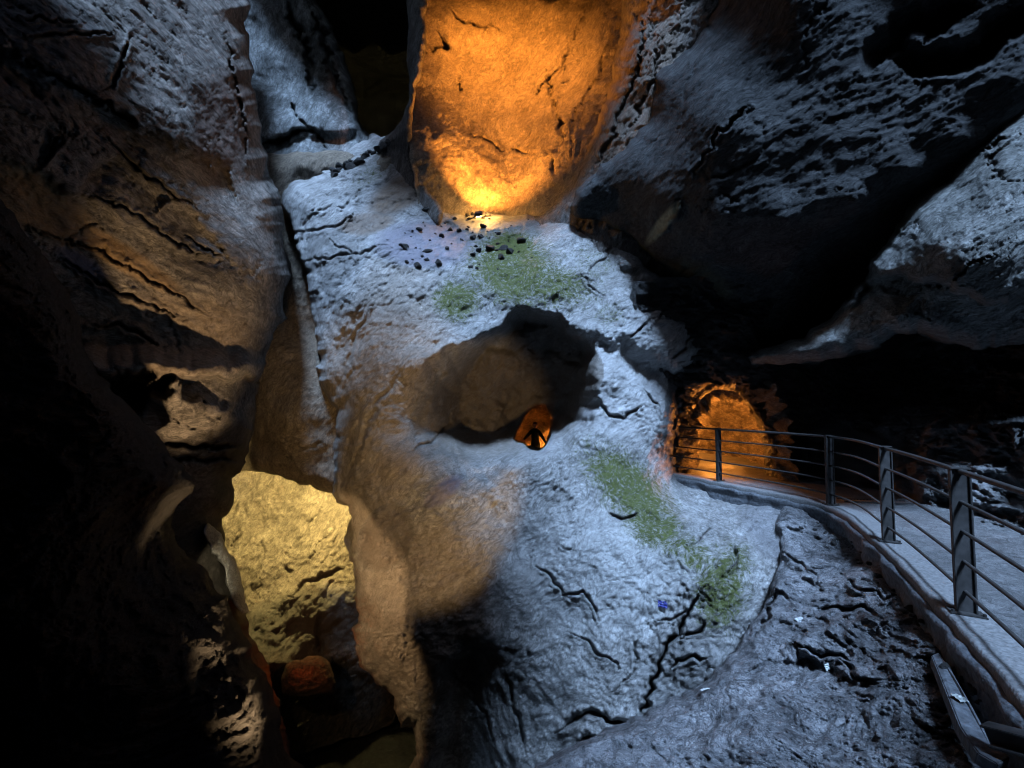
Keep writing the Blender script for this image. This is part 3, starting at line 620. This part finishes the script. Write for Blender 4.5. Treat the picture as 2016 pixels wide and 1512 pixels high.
# path sheet
C = RC[::2]; 
xs = np.linspace(0, 1, 90)
nn = nrm(RC); nn = np.where(((nn @ np.array([1, .1])) > 0)[:, None], nn, -nn)
V = []; fs = []
gx = np.arange(-1, 15, .12); gy = np.arange(-4, 19, .12)
X, Y = np.meshgrid(gx, gy); Q = np.stack([X.ravel(), Y.ravel()], -1)
pth = np.array([(RC[0][0] + .1, 19), (15, 19), (15, -4), (1.5, -4)] + [tuple(c + n * .15) for c, n in zip(RC[::-1][::3], nn[::-1][::3])] + [(4.1, 12), (4.1, 14)])
ins = inside(Q, pth); dd, near, _ = seg_dist(Q, pth); keep = ins | (dd < .175); Q2 = Q.copy(); m = (~ins) & keep; Q2[m] = near[m]
idx = np.arange(len(Q)).reshape(len(gy), len(gx)); fa = np.stack([idx[:-1, :-1], idx[:-1, 1:], idx[1:, 1:], idx[1:, :-1]], -1).reshape(-1, 4)
fa = fa[keep[fa].all(1) & ins[fa].any(1)]; used = np.unique(fa); mpp = -np.ones(len(Q), np.int64); mpp[used] = np.arange(len(used)); fa = mpp[fa]; Q2 = Q2[used]
P3 = np.c_[Q2, np.zeros(len(Q2))]; P3[:, 2] = .012 * fbm(P3 * 1.1, 3)
tag(npmesh('path', P3, fa, M_path, attrs={'moss': np.zeros(len(P3)), 'tint': np.zeros((len(P3), 4))}), 'damp blue grey asphalt path curving round the gorge into the lit tunnel', 'path', None, 'structure')

# ------------------------------------------------------------------ tunnel
def tube(name, pts, prof, mat, seed=0, rel=.16, nseg=110, label='', freq=1.6):
    C = catmull(pts, 30); n = len(C); t = np.gradient(C, axis=0); t /= np.linalg.norm(t, axis=1)[:, None]
    lat = np.stack([t[:, 1], -t[:, 0]], -1)
    pr = densify(prof, .045, closed=False); m = len(pr); V = []
    for i in range(n):
        s = 1 + .25 * max(0, 1 - i / 14) ** 2
        V.append(np.c_[C[i, 0] + lat[i, 0] * pr[:, 0] * s, C[i, 1] + lat[i, 1] * pr[:, 0] * s, pr[:, 1] * s])
    V = np.concatenate(V)
    ctr = np.repeat(np.c_[C, np.full(n, 1.0)], m, 0); dirn = ctr - V; dirn /= np.linalg.norm(dirn, axis=1)[:, None]
    k = ridged(V * np.array([1.2, 1.2, 2.6]) * freq + seed, 4) * rel + fbm(V * 1.1 * freq + seed, 4) * rel * .9
    V = V + dirn * k[:, None] * .9
    fs = [(i * m + j, i * m + j + 1, (i + 1) * m + j + 1, (i + 1) * m + j) for i in range(n - 1) for j in range(m - 1)]
    b = len(V); V = np.concatenate([V, [[C[-1, 0], C[-1, 1], 1.0]]])
    base = (n - 1) * m
    fs += [(base + j, base + j + 1, b, b) for j in range(m - 1)]
    fs = [f for f in fs if len(set(f)) == 4] 
    o = npmesh(name, V, fs, mat, attrs={'moss': np.zeros(len(V)), 'tint': np.zeros((len(V), 4))})
    return T(o, label, 'tunnel')
M_tun = rock_mat('tunnel_rock', (.07, .055, .045), (.24, .20, .16), (.46, .40, .33), ang=-30, stretch=2.6, sc=2.0, bump=2.0, fine=1.6)
prof = [(-1.0, -.25), (-1.03, .5), (-.98, 1.1), (-.8, 1.6), (-.45, 1.98), (0, 2.1), (.45, 1.98), (.8, 1.6), (.98, 1.1), (1.03, .5), (1.0, -.25)]
tube('tunnel', [(5.08, 10.0), (5.75, 11.3), (6.2, 12.8), (6.1, 14.2), (5.2, 15.6), (3.6, 16.6)], prof, M_tun, 3, rel=.30, freq=2.2, label='rough cut rock tunnel lit orange where the path leaves the gorge')

# chamber behind the boulder where the person stands
T(rock('chamber_rock', [(950, 720), (1130, 720), (1150, 960), (940, 960)],
       [(955, 725, 14.9), (1125, 725, 14.9), (1145, 955, 14.6), (945, 955, 14.6), (1055, 845, 18.2), (1025, 860, 16.9), (1085, 845, 17.6), (1055, 805, 16.9), (1055, 890, 16.6), (1000, 850, 15.4), (1115, 850, 15.6)],
       M_tun, step=2, roll=(0, 0), rel=(.12, .20, .12), seed=9, skirt=.8, amp=0, freq=2.4),
  'orange lit rock chamber seen through the opening at the back of the hollow', 'rock wall')

# ------------------------------------------------------------------ railing
M_steel = plain('weathered_steel', (.014, .0135, .014), .75, metal=.1, bump=.002, bs_=14, var=.7)
def box(bm, M, sx, sy, sz, bev=0.0):
    t = bmesh.new(); r = bmesh.ops.create_cube(t, size=1); bmesh.ops.scale(t, vec=(sx, sy, sz), verts=t.verts)
    if bev: bmesh.ops.bevel(t, geom=t.edges[:], offset=bev, segments=2, affect='EDGES')
    bmesh.ops.transform(t, matrix=M, verts=t.verts)
    me = bpy.data.meshes.new('tmp'); t.to_mesh(me); t.free(); bm.from_mesh(me); bpy.data.meshes.remove(me)
rail = tag(bpy.data.objects.new('railing', None), 'dark steel railing with five round bars along the kerb of the path', 'railing'); link(rail)
rail.location = (float(rail_w[1][0]), float(rail_w[1][1]), 0)
RL = Vector(rail.location)
def childed(o): o.location = -RL; return o
post_i = [24 * k for k in (1, 2, 3, 4, 5, 6)]
HT = 1.12
for k in post_i:
    c = RC[k]; t = RC[k + 1] - RC[k - 1]; t /= np.linalg.norm(t); lat = PN[k]
    M = Matrix(((lat[0], t[0], 0, c[0]), (lat[1], t[1], 0, c[1]), (0, 0, 1, .03), (0, 0, 0, 1)))
    bm = bmesh.new()
    box(bm, M @ Matrix.Translation((0, 0, HT / 2 + .01)), .10, .012, HT, .002)            # web
    for s in (-1, 1): box(bm, M @ Matrix.Translation((s * .056, 0, HT / 2 + .01)), .012, .052, HT, .003)
    box(bm, M @ Matrix.Translation((0, 0, HT + .022)), .124, .07, .014, .004)
    post = childed(bm_obj('post', bm, M_steel, rail))
    bm = bmesh.new(); box(bm, M @ Matrix.Translation((0, 0, .013)), .21, .13, .014, .003)
    for sx in (-1, 1):
        r = bmesh.ops.create_cone(bm, cap_ends=True, segments=6, radius1=.011, radius2=.011, depth=.02)
        bmesh.ops.transform(bm, matrix=M @ Matrix.Translation((sx * .09, .045, .03)), verts=r['verts'])
    bm_obj('base_plate', bm, M_steel, post)
def tubemesh(P, r, seg=12):
    P = np.asarray(P); n = len(P); t = np.gradient(P, axis=0); t /= np.linalg.norm(t, axis=1)[:, None]
    up = np.array([0, 0, 1.0]); a = np.cross(t, up); a /= np.linalg.norm(a, axis=1)[:, None]; b = np.cross(a, t)
    V = []; 
    for k in range(seg):
        th = 2 * math.pi * k / seg; V.append(P + r * (a * math.cos(th) + b * math.sin(th)))
    V = np.stack(V, 1).reshape(-1, 3)
    fs = [(i * seg + k, i * seg + (k + 1) % seg, (i + 1) * seg + (k + 1) % seg, (i + 1) * seg + k) for i in range(n - 1) for k in range(seg)]
    return V, fs
zz = [1.12, .875, .645, .41, .175]
for z in zz:
    r = .021 if z > 1 else .0145
    off = .0
    cc = RC[:24 * 6 + 8]
    P = np.c_[cc + PN[:len(cc)] * off, np.full(len(cc), z + .03)]
    V, fs = tubemesh(P, r)
    o = npmesh('rail_bar', V, fs, M_steel, rail); o.name = 'handrail' if z > 1 else 'rail_bar'; childed(o)

# drain grating across the path
gr = tag(bpy.data.objects.new('drain_grate', None), 'narrow steel drain grating set across the path', 'drain grate'); link(gr)
ga = U(1655, 987, gd(1655, 987))[:2]; gb = U(1790, 992, gd(1790, 992))[:2]; gt = (gb - ga); gl = np.linalg.norm(gt); gt /= gl
gr.location = (ga[0], ga[1], .02); gr.rotation_euler = (0, 0, math.atan2(gt[1], gt[0]))
bm = bmesh.new()
for s in (-1, 1): box(bm, Matrix.Translation((gl / 2, s * .11, .004)), gl, .025, .016, .002)
bm_obj('grate_frame', bm, M_steel, gr)
bm = bmesh.new()
for k in range(int(gl / .05)): box(bm, Matrix.Translation((.03 + k * .05, 0, .003)), .018, .196, .01)
bm_obj('grate_bars', bm, plain('galvanised_steel', (.2, .2, .21), .45, metal=.6), gr)

# concrete slab strip and steel beam near the bottom right corner
def slab_from_px(name, pts, h, th, mat, hh=None, parent=None):
    P = [U(x, y, gd(x, y, h if hh is None else hh[i])) for i, (x, y) in enumerate(pts)]
    bm = bmesh.new(); a = [bm.verts.new(p) for p in P]; b = [bm.verts.new(p - np.array([0, 0, th])) for p in P]
    bm.faces.new(a); bm.faces.new(b[::-1]); n = len(P)
    for i in range(n): bm.faces.new((a[i], b[i], b[(i + 1) % n], a[(i + 1) % n]))
    bmesh.ops.recalc_face_normals(bm, faces=bm.faces)
    bmesh.ops.bevel(bm, geom=bm.edges[:], offset=.008, segments=2, affect='EDGES')
    return bm_obj(name, bm, mat, parent)
SLABPX = [(1834, 1290), (1848, 1284), (1872, 1316), (1892, 1352), (1912, 1386), (1936, 1430), (1952, 1468), (1990, 1490), (1965, 1505), (1925, 1482), (1890, 1430), (1872, 1385), (1850, 1330)]
def sd_h(x, y, lift):
    d = float(slope_depth(np.array([[x, y]], float))[0]); return U(x, y, d - lift)
P = [sd_h(x, y, .20) for x, y in SLABPX]
bm = bmesh.new(); a = [bm.verts.new(p) for p in P]; b = [bm.verts.new(p + np.array([.02, .04, -.09])) for p in P]
bm.faces.new(a); bm.faces.new(b[::-1]); n = len(P)
for i in range(n): bm.faces.new((a[i], b[i], b[(i + 1) % n], a[(i + 1) % n]))
bmesh.ops.recalc_face_normals(bm, faces=bm.faces); bmesh.ops.bevel(bm, geom=bm.edges[:], offset=.006, segments=2, affect='EDGES')
tag(bm_obj('concrete_strip', bm, M_concd), 'narrow grey concrete strip lying on the slope below the kerb', 'concrete strip')
bm = bmesh.new()
p0 = sd_h(1945, 1445, .32); p1 = sd_h(2150, 1500, .45); v = p1 - p0; Lb = np.linalg.norm(v)
q = Vector(v).to_track_quat('X', 'Z').to_matrix().to_4x4(); q.translation = Vector((p0 + p1) / 2)
for s in (-1, 1): box(bm, q @ Matrix.Translation((0, 0, s * .045)), Lb, .09, .012, .003)
box(bm, q, Lb, .012, .078, .002)
tag(bm_obj('steel_beam', bm, M_steel), 'black steel beam end poking in at the bottom right corner', 'steel beam')

# ------------------------------------------------------------------ loose stones
def stone_mesh(seed, r=1.0):
    rs = np.random.RandomState(seed); bm = bmesh.new(); bmesh.ops.create_icosphere(bm, subdivisions=3, radius=1)
    V = np.array([v.co for v in bm.verts]); cuts = rs.normal(size=(9, 3)); cuts /= np.linalg.norm(cuts, axis=1)[:, None]
    for c in cuts:
        lim = rs.uniform(.45, .8); dd = V @ c; m = dd > lim; V[m] -= np.outer(dd[m] - lim, c)
    V += .05 * np.stack([perlin(V * 3 + seed), perlin(V * 3 + seed + 7), perlin(V * 3 + seed + 19)], -1)
    V *= np.array([1, rs.uniform(.6, .9), rs.uniform(.4, .65)])
    for v, c in zip(bm.verts, V): v.co = c
    me = bpy.data.meshes.new('stone'); bm.to_mesh(me); bm.free(); return me
M_st = rock_mat('loose_stone', (.10, .10, .105), (.24, .24, .25), (.42, .42, .43), sc=4, bump=.8)
meshes = [stone_mesh(s) for s in range(7)]
for me in meshes: me.materials.append(M_st)
def stone(px, py, d, size, label, group, rs):
    o = bpy.data.objects.new('stone', meshes[rs.randint(7)]); COL.objects.link(o)
    o.location = U(px, py, d); s = size; o.scale = (s, s, s); o.rotation_euler = (rs.uniform(-.5, .5), rs.uniform(-.5, .5), rs.uniform(0, 6.28))
    return tag(o, label, 'stone', group)
STONES = []   # placed after the boulder exists, by dropping rays on it
dg = None
def hit_px(px, py):
    global dg
    if dg is None: dg = bpy.context.evaluated_depsgraph_get()
    o = Vector((0, 0, EYE)); p = Vector(U(px, py, 1.0)); dr = (p - o).normalized()
    r = SC.ray_cast(dg, o, dr)
    return r
bpy.context.view_layer.update(); dg = bpy.context.evaluated_depsgraph_get()
rs = np.random.RandomState(5)
plan = []
for k in range(34):
    t = (k + rs.uniform(-.3, .3)) / 33; plan.append((655 + t * 110 + rs.uniform(-6, 6), 345 - t * 62 + rs.uniform(-4, 6), rs.uniform(.08, .19), 'dark angular stone in the row of rubble on the sloping shoulder left of the niche', 'stones in the row on the shoulder'))
for k in range(60):
    plan.append((rs.uniform(790, 1050), rs.uniform(432, 530), (.035 + .14 * rs.rand() ** 3), 'small angular stone among the rubble on the shelf below the niche', 'stones on the shelf below the niche'))
for k in range(14):
    plan.append((rs.uniform(915, 965), rs.uniform(418, 436), rs.uniform(.05, .11), 'stone in the small heap in front of the niche floodlight', 'stones heaped by the floodlight'))
for (x, y) in ((795, 486), (838, 412), (862, 520), (905, 455)):
    plan.append((x, y, .14, {795: 'yellowish block standing alone at the left of the shelf rubble', 838: 'block lying at the foot of the rib beside the niche', 862: 'larger mossy stone near the front of the shelf rubble', 905: 'flat stone midway across the shelf rubble'}[x], None))
for k in range(46):
    plan.append((rs.uniform(1560, 1960), 0, rs.uniform(.015, .05), 'slate chip lying on the slope along the foot of the kerb', 'slate chips under the kerb'))
hits = []
kx = np.array([1600, 1650, 1700, 1760, 1830, 1900, 1960]); ky = np.array([1015, 1035, 1085, 1150, 1235, 1330, 1410])
for (x, y, s, lab, g) in plan:
    if y == 0: y = np.interp(x, kx, ky) + rs.uniform(4, 40)
    r = hit_px(x, y)
    if r[0]: hits.append((r[1].copy(), r[2].copy(), s, lab, g))
for (loc, nor, s, lab, g) in hits:
    o = bpy.data.objects.new('stone', meshes[rs.randint(7)]); COL.objects.link(o)
    o.location = loc + nor * s * .18; o.scale = (s,) * 3; o.rotation_euler = (rs.uniform(-.5, .5), rs.uniform(-.5, .5), rs.uniform(0, 6.28))
    tag(o, lab, 'stone', g)

# litter
def scrap(name, px, py, w, h, mat, label, cat, sd=1):
    r = hit_px(px, py)
    if not r[0]: return
    n = r[2]; bm = bmesh.new(); bmesh.ops.create_grid(bm, x_segments=8, y_segments=6, size=.5)
    for v in bm.verts:
        q = perlin(np.array([[v.co.x * 4 + sd, v.co.y * 4, sd]]))[0]; v.co = Vector((v.co.x * w, v.co.y * h, q * .35 * h))
    rr = bmesh.ops.solidify(bm, geom=bm.faces[:], thickness=.003)
    o = bm_obj(name, bm, mat); o.location = r[1] + n * .02; o.rotation_euler = n.to_track_quat('Z', 'Y').to_euler()
    tag(o, label, cat)
scrap('scrap', 1305, 1190, .14, .10, plain('blue_plastic', (.02, .025, .12), .5), 'small blue plastic scrap stuck on the pale boulder', 'litter', 1)
scrap('scrap', 1627, 1311, .10, .05, plain('white_plastic', (.22, .25, .25), .5), 'crumpled white scrap in the middle of the dark slope', 'litter', 2)
scrap('scrap', 1573, 1222, .12, .05, plain('grey_paper', (.25, .27, .28), .6), 'pale scrap wedged under a block near the top of the slope', 'litter', 3)
scrap('scrap', 1388, 1362, .10, .04, plain('white_paper', (.25, .27, .28), .6), 'thin white scrap on the crest between slope and boulder', 'litter', 4)
scrap('scrap', 1889, 1380, .07, .05, plain('white_wrapper', (.2, .22, .22), .5), 'white scrap resting on the concrete strip', 'litter', 6)

# ------------------------------------------------------------------ floodlight at the niche
M_lens = plain('lamp_glass', (1, .8, .4), .3, emit=((1, .62, .2), 60))
M_black = plain('black_metal', (.02, .02, .02), .5, metal=.3)
fl = tag(bpy.data.objects.new('floodlight', None), 'small floodlight glowing at the foot of the orange niche', 'floodlight'); link(fl)
FP = U(942, 421, 12.45); fl.location = FP; fl.rotation_euler = (math.radians(-38), 0, math.radians(-12))
bm = bmesh.new(); box(bm, Matrix.Translation((0, 0, 0)), .2, .1, .14, .012); bm_obj('housing', bm, M_black, fl)
bm = bmesh.new(); box(bm, Matrix.Translation((0, .056, 0)), .16, .012, .10, .003); bm_obj('lens', bm, M_lens, fl)
bm = bmesh.new()
for s in (-1, 1): box(bm, Matrix.Translation((s * .115, 0, -.05)), .008, .03, .14)
box(bm, Matrix.Translation((0, 0, -.122)), .238, .03, .008); bm_obj('bracket', bm, M_black, fl)
# little white lamp by the window
wl = tag(bpy.data.objects.new('cave_lamp', None), 'tiny white lamp on the right edge of the opening by the person', 'lamp'); link(wl)
wl.location = U(1082, 858, 14.2)
bm = bmesh.new(); bmesh.ops.create_uvsphere(bm, u_segments=16, v_segments=10, radius=.028); bm_obj('bulb', bm, plain('bulb', (1, .95, .85), .3, emit=((1, .9, .75), 9)), wl, True)
bm = bmesh.new(); r = bmesh.ops.create_cone(bm, cap_ends=True, segments=16, radius1=.03, radius2=.035, depth=.05); bmesh.ops.translate(bm, vec=(0, .03, 0), verts=r['verts']); bm_obj('socket', bm, M_black, wl)

# ------------------------------------------------------------------ the person
def skinned(name, nodes, edges, mat, parent=None, root=0, sub=2):
    me = bpy.data.meshes.new(name); me.from_pydata([n[:3] for n in nodes], edges, [])
    o = bpy.data.objects.new(name, me); link(o, parent)
    o.modifiers.new('skin', 'SKIN'); s = o.modifiers.new('sub', 'SUBSURF'); s.levels = sub; s.render_levels = sub
    for i, n in enumerate(nodes):
        r = n[3]; me.skin_vertices[0].data[i].radius = (r, r) if not isinstance(r, tuple) else r
    me.skin_vertices[0].data[root].use_root = True
    me.materials.append(mat); return o
M_cloth = plain('dark_clothes', (.012, .028, .03), .85, bump=.004, bs_=25)
M_skin = plain('skin', (.42, .26, .19), .55)
M_hair = plain('dark_hair', (.03, .02, .015), .6, bump=.004, bs_=60)
D = 15.2
per = tag(bpy.data.objects.new('person', None), 'person in dark clothes with both arms spread low, backlit in the orange opening', 'person'); link(per)
base = U(1054, 893, D); per.location = base
k_ = D / F
def pp(px, py, dy=0): return ((px - 1054) * k_, dy, -(py - 893) * k_)
TH = 1.12
nodes = [(*pp(1054, 873), .135), (*pp(1054, 866), .125), (*pp(1053.5, 858), .145), (*pp(1053.5, 850), .16), (*pp(1053.5, 846), .075), (*pp(1053.5, 842.5), .058),
         (*pp(1046.5, 849.5), .075), (*pp(1040, 856, -.05), .052), (*pp(1032.5, 863.5, -.12), .038), (*pp(1031, 865, -.13), .03),
         (*pp(1060.5, 849.5), .075), (*pp(1067, 859, -.05), .052), (*pp(1074, 871, -.12), .038), (*pp(1075.2, 873, -.13), .03),
         (*pp(1050, 876), .10), (*pp(1049, 886, .02), .075), (*pp(1048.5, 897), .055), (*pp(1048.5, 908), .045), (*pp(1048, 909, -.16), .04),
         (*pp(1059, 876), .10), (*pp(1062, 886, .02), .075), (*pp(1063, 897), .055), (*pp(1063, 908), .045), (*pp(1064, 909, -.16), .04)]
edges = [(0, 1), (1, 2), (2, 3), (3, 4), (4, 5), (3, 6), (6, 7), (7, 8), (8, 9), (3, 10), (10, 11), (11, 12), (12, 13), (0, 14), (14, 15), (15, 16), (16, 17), (17, 18), (0, 19), (19, 20), (20, 21), (21, 22), (22, 23)]
nodes = [(a, b, c, r * TH) for a, b, c, r in nodes]
skinned('body', nodes, edges, M_cloth, per)
# head with a face, ears
bm = bmesh.new(); bmesh.ops.create_icosphere(bm, subdivisions=4, radius=1)
for v in bm.verts:
    x, y, z = v.co
    w = 1 - .22 * max(0, -z) ** 1.5
    x *= .078 * w; yy = y * .098 * (1 - .12 * max(0, -z)); zz_ = z * .122
    if y < 0:
        yy -= .020 * math.exp(-((z + .12) / .18) ** 2 - (v.co.x / .16) ** 2)              # nose
        yy += .010 * sum(math.exp(-((z - .12) / .10) ** 2 - ((v.co.x - s * .42) / .17) ** 2) for s in (-1, 1))  # eyes
        yy -= .007 * math.exp(-((z + .45) / .07) ** 2 - (v.co.x / .28) ** 2); yy -= .010 * math.exp(-((z + .8) / .16) ** 2 - (v.co.x / .3) ** 2)
    x += math.copysign(.014, x) * math.exp(-((z + .02) / .16) ** 2 - (y / .14) ** 2) if abs(v.co.x) > .8 else 0
    v.co = (x, yy, zz_)
hd_ = bm_obj('head', bm, M_skin, per, True); hd_.location = pp(1053.5, 838); hd_.rotation_euler = (0, math.radians(4), math.radians(12))
bm = bmesh.new(); bmesh.ops.create_icosphere(bm, subdivisions=4, radius=1)
dele = [v for v in bm.verts if v.co.z < -.25 or (v.co.y < -.35 and v.co.z < .42)]
bmesh.ops.delete(bm, geom=dele, context='VERTS')
for v in bm.verts:
    n = 1 + .05 * math.sin(v.co.x * 19 + v.co.z * 7); v.co = (v.co.x * .089 * n, v.co.y * .108 * n + .004, v.co.z * .132 * n + .004)
bmesh.ops.solidify(bm, geom=bm.faces[:], thickness=.008)
bm_obj('hair', bm, M_hair, hd_, True)
for sgn, (hx, hy), (ex, ey) in ((-1, (1031, 865), (1032.5, 863.5)), (1, (1075.2, 873), (1074, 871))):
    wpt = np.array(pp(hx, hy, -.13)); e_ = np.array(pp(ex, ey, -.12)); dr = wpt - e_; dr /= np.linalg.norm(dr)
    lat = np.cross(dr, [0, 1, 0]); lat /= np.linalg.norm(lat)
    nod = [(*(wpt - dr * .01), .026), (*(wpt + dr * .045), (.036, .018))]; ed = [(0, 1)]
    for j, (o_, ln) in enumerate(((-.028, .062), (-.010, .074), (.010, .070), (.027, .056))):
        a0 = wpt + dr * .07 + lat * o_; a1 = a0 + dr * ln * .5 + np.array([0, -.008, 0]); a2 = a0 + dr * ln + np.array([0, -.022, -.004])
        i = len(nod); nod += [(*a0, .010), (*a1, .009), (*a2, .0075)]; ed += [(1, i), (i, i + 1), (i + 1, i + 2)]
    a0 = wpt + dr * .025 - sgn * lat * .035; a1 = a0 + dr * .03 - sgn * lat * .022; a2 = a1 + dr * .026
    i = len(nod); nod += [(*a0, .013), (*a1, .0105), (*a2, .009)]; ed += [(0, i), (i, i + 1), (i + 1, i + 2)]
    skinned('hand', nod, ed, M_skin, per)
# ground under the person
T(rock('chamber_floor', [(985, 884), (1020, 872), (1040, 886), (1060, 892), (1080, 884), (1110, 872), (1130, 980), (980, 980)],
       [(1000, 880, 14.6), (1050, 890, 14.7), (1100, 880, 14.7), (1050, 940, 14.2)], M_tun, step=2, roll=(10, .5), rel=(.06, .08, .05), seed=14, skirt=1.2, amp=2, freq=3),
  'broken orange rock floor at the feet of the person', 'rock floor')

# ------------------------------------------------------------------ unseen gorge walls, and slabs added to block sun and sky
M_shade = M_dark
def wallbox(name, pts, z0, z1, label, sub=14, amp=.5, mat=None):
    P = np.array(pts, float); bm = bmesh.new()
    lo = [bm.verts.new((x, y, z0)) for x, y in P]; hi = [bm.verts.new((x, y, z1)) for x, y in P]
    bm.faces.new(lo[::-1]); bm.faces.new(hi); n = len(P)
    for i in range(n): bm.faces.new((lo[i], lo[(i + 1) % n], hi[(i + 1) % n], hi[i]))
    bmesh.ops.triangulate(bm, faces=bm.faces[:])
    for _ in range(4): bmesh.ops.subdivide_edges(bm, edges=[e for e in bm.edges if e.calc_length() > 1.0], cuts=1, use_grid_fill=True); bmesh.ops.triangulate(bm, faces=bm.faces[:])
    V = np.array([v.co for v in bm.verts]); Dp = amp * np.stack([fbm(V * .5 + 3, 4), fbm(V * .5 + 33, 4), fbm(V * .5 + 63, 4)], -1)
    for v, d in zip(bm.verts, Dp): v.co += Vector(d)
    return T(bm_obj(name, bm, mat or M_dark, None, True), label)
wallbox('sun_block_roof', [(-14, -12), (.2, -12), (.3, -3), (.6, -1.3), (1.25, -.3), (.95, .8), (0, 1.7), (-.6, 2.6), (-2.8, 4.6), (-4.6, 4.4), (-5.6, 3.4), (-14, 3.0)], 7.3, 11.5, 'unseen slab added overhead behind the viewer to block the sun')  # added slab, outlined so that its shadow covers the left side
wallbox('niche_sun_block', [(-3.8, 5.3), (3.5, 5.3), (3.8, 14), (-4.2, 14)], 16.4, 18.2, 'unseen slab added overhead to shade the orange niche', amp=.4)  # added slab that keeps the sun off the niche
wallbox('upper_sun_block', [(-14, 13.2), (-5.2, 12.8), (-4.2, 9), (4.8, 9), (4.8, 17.0), (-14, 17.0)], 19.6, 21.6, 'unseen upper slab added to shade the niche and the fluted wall', amp=.4)  # added slab that stops sun reaching the niche top and fluted wall
wallbox('cleft_sky_block', [(-14, 17.5), (15, 17.5), (15, 26), (-14, 26)], 20, 22, 'unseen slab added high up to keep sky light out of the far cleft')  # added slab that darkens the cleft by blocking the sky
wallbox('rear_rock_wall', [(-14, -12), (16, -12), (16, -9), (-14, -9)], -8, 14, 'rock wall of the gorge behind the viewer')
wallbox('outer_rock_wall', [(-14, -9), (-12, -9), (-12, 26), (-14, 26)], -10, 24, 'rock wall of the gorge beyond the left side')
wallbox('far_right_rock_wall', [(13, -9), (15, -9), (15, 26), (13, 26)], -10, 22, 'rock wall of the gorge beyond the right side')
wallbox('gorge_floor', [(-14, -10), (15, -10), (15, 26), (-14, 26)], -13, -11, 'dark gorge bed far below')

# ------------------------------------------------------------------ camera
cam = bpy.data.cameras.new('camera'); co = bpy.data.objects.new('camera', cam); link(co)
cam.lens = F / 2016 * 36; cam.sensor_width = 36; cam.clip_end = 500; cam.clip_start = .05
co.location = (0, 0, EYE); co.rotation_euler = (math.pi / 2 + PITCH, 0, 0)
SC.camera = co

# ------------------------------------------------------------------ light
W = bpy.data.worlds.new('World'); SC.world = W; W.use_nodes = True
nt = W.node_tree; bg = nt.nodes['Background']; sky = nt.nodes.new('ShaderNodeTexSky'); sky.sky_type = 'NISHITA'; sky.sun_disc = False
SV = Vector((.05, -.57, .82)).normalized()
sky.sun_elevation = math.asin(SV.z); sky.sun_rotation = math.atan2(SV.x, SV.y)
nt.links.new(sky.outputs[0], bg.inputs[0]); bg.inputs[1].default_value = .05
sun = bpy.data.lights.new('sun', 'SUN'); sun.energy = 5.0; sun.angle = math.radians(11); sun.color = (.44, .655, 1.0)
so = bpy.data.objects.new('sun', sun); link(so); so.rotation_euler = (-SV).to_track_quat('-Z', 'Y').to_euler(); so.location = (6, -8, 14)

def lamp(kind, loc, energy, col, r=.08, aim=None, angle=60, blend=.5):
    l = bpy.data.lights.new('lamp', kind); l.energy = energy; l.color = col; l.shadow_soft_size = r
    o = bpy.data.objects.new('lamp', l); link(o); o.location = loc
    if kind == 'SPOT':
        l.spot_size = math.radians(angle); l.spot_blend = blend
        o.rotation_euler = (Vector(aim) - Vector(loc)).to_track_quat('-Z', 'Y').to_euler()
    return o
OR = (1.0, .32, .045)
NI = (1, .33, .042)
lamp('POINT', U(958, 408, 13.1), 60, (1, .5, .12), .05)
lamp('SPOT', U(952, 412, 12.9), 1900, NI, .08, U(1030, -100, 15.5), 120, .8)
lamp('SPOT', U(1010, -130, 12.2), 2300, NI, .12, U(1005, 175, 16), 118, .9)  # added spot above the frame, fills the upper niche evenly
lamp('SPOT', (5.25, 10.9, .35), 380, OR, .03, (5.9, 13.2, 1.5), 130, .9)
lamp('POINT', (4.9, 10.7, .3), 16, OR, .015)
lamp('POINT', (5.5, 15.0, 1.3), 150, OR, .08)
lamp('SPOT', (6.75, 12.5, .5), 200, OR, .04, (4.9, 12.4, 1.2), 140, .9)
lamp('POINT', U(1094, 843, 15.7), 800, OR, .04)
lamp('POINT', U(600, 925, 14.75), 1500, (1, .76, .27), .12)
lamp('POINT', U(440, 1010, 12.0), 60, (1, .74, .30), .06)
lamp('POINT', U(600, 1290, 12.1), 9, (1, .14, .01), .04)
lamp('SPOT', U(412, 1190, 6.9), 280, (1, .62, .28), .10, (-3.92, 10.06, -2.7), 76, .3)
lamp('SPOT', (-1.0, 2.2, -1.2), 850, (1, .64, .29), .10, U(790, 915, 10), 47, .4)
lamp('SPOT', U(410, 1150, 6.9), 260, (1, .82, .5), .05, U(452, 1110, 10), 24, .5)  # added narrow spot that only brightens the ledge
lamp('SPOT', (-1.2, 3.4, -2.2), 1700, (1, .64, .32), .10, U(330, 700, 7), 32, .8)

vs = SC.view_settings; SC.display_settings.display_device = 'sRGB'
vs.view_transform = 'Standard'; vs.look = 'None'; vs.exposure = 1.45; vs.gamma = 1
SC.cycles.use_denoising = True; SC.cycles.filter_width = 1.1
SC.cycles.max_bounces = 5; SC.cycles.diffuse_bounces = 3
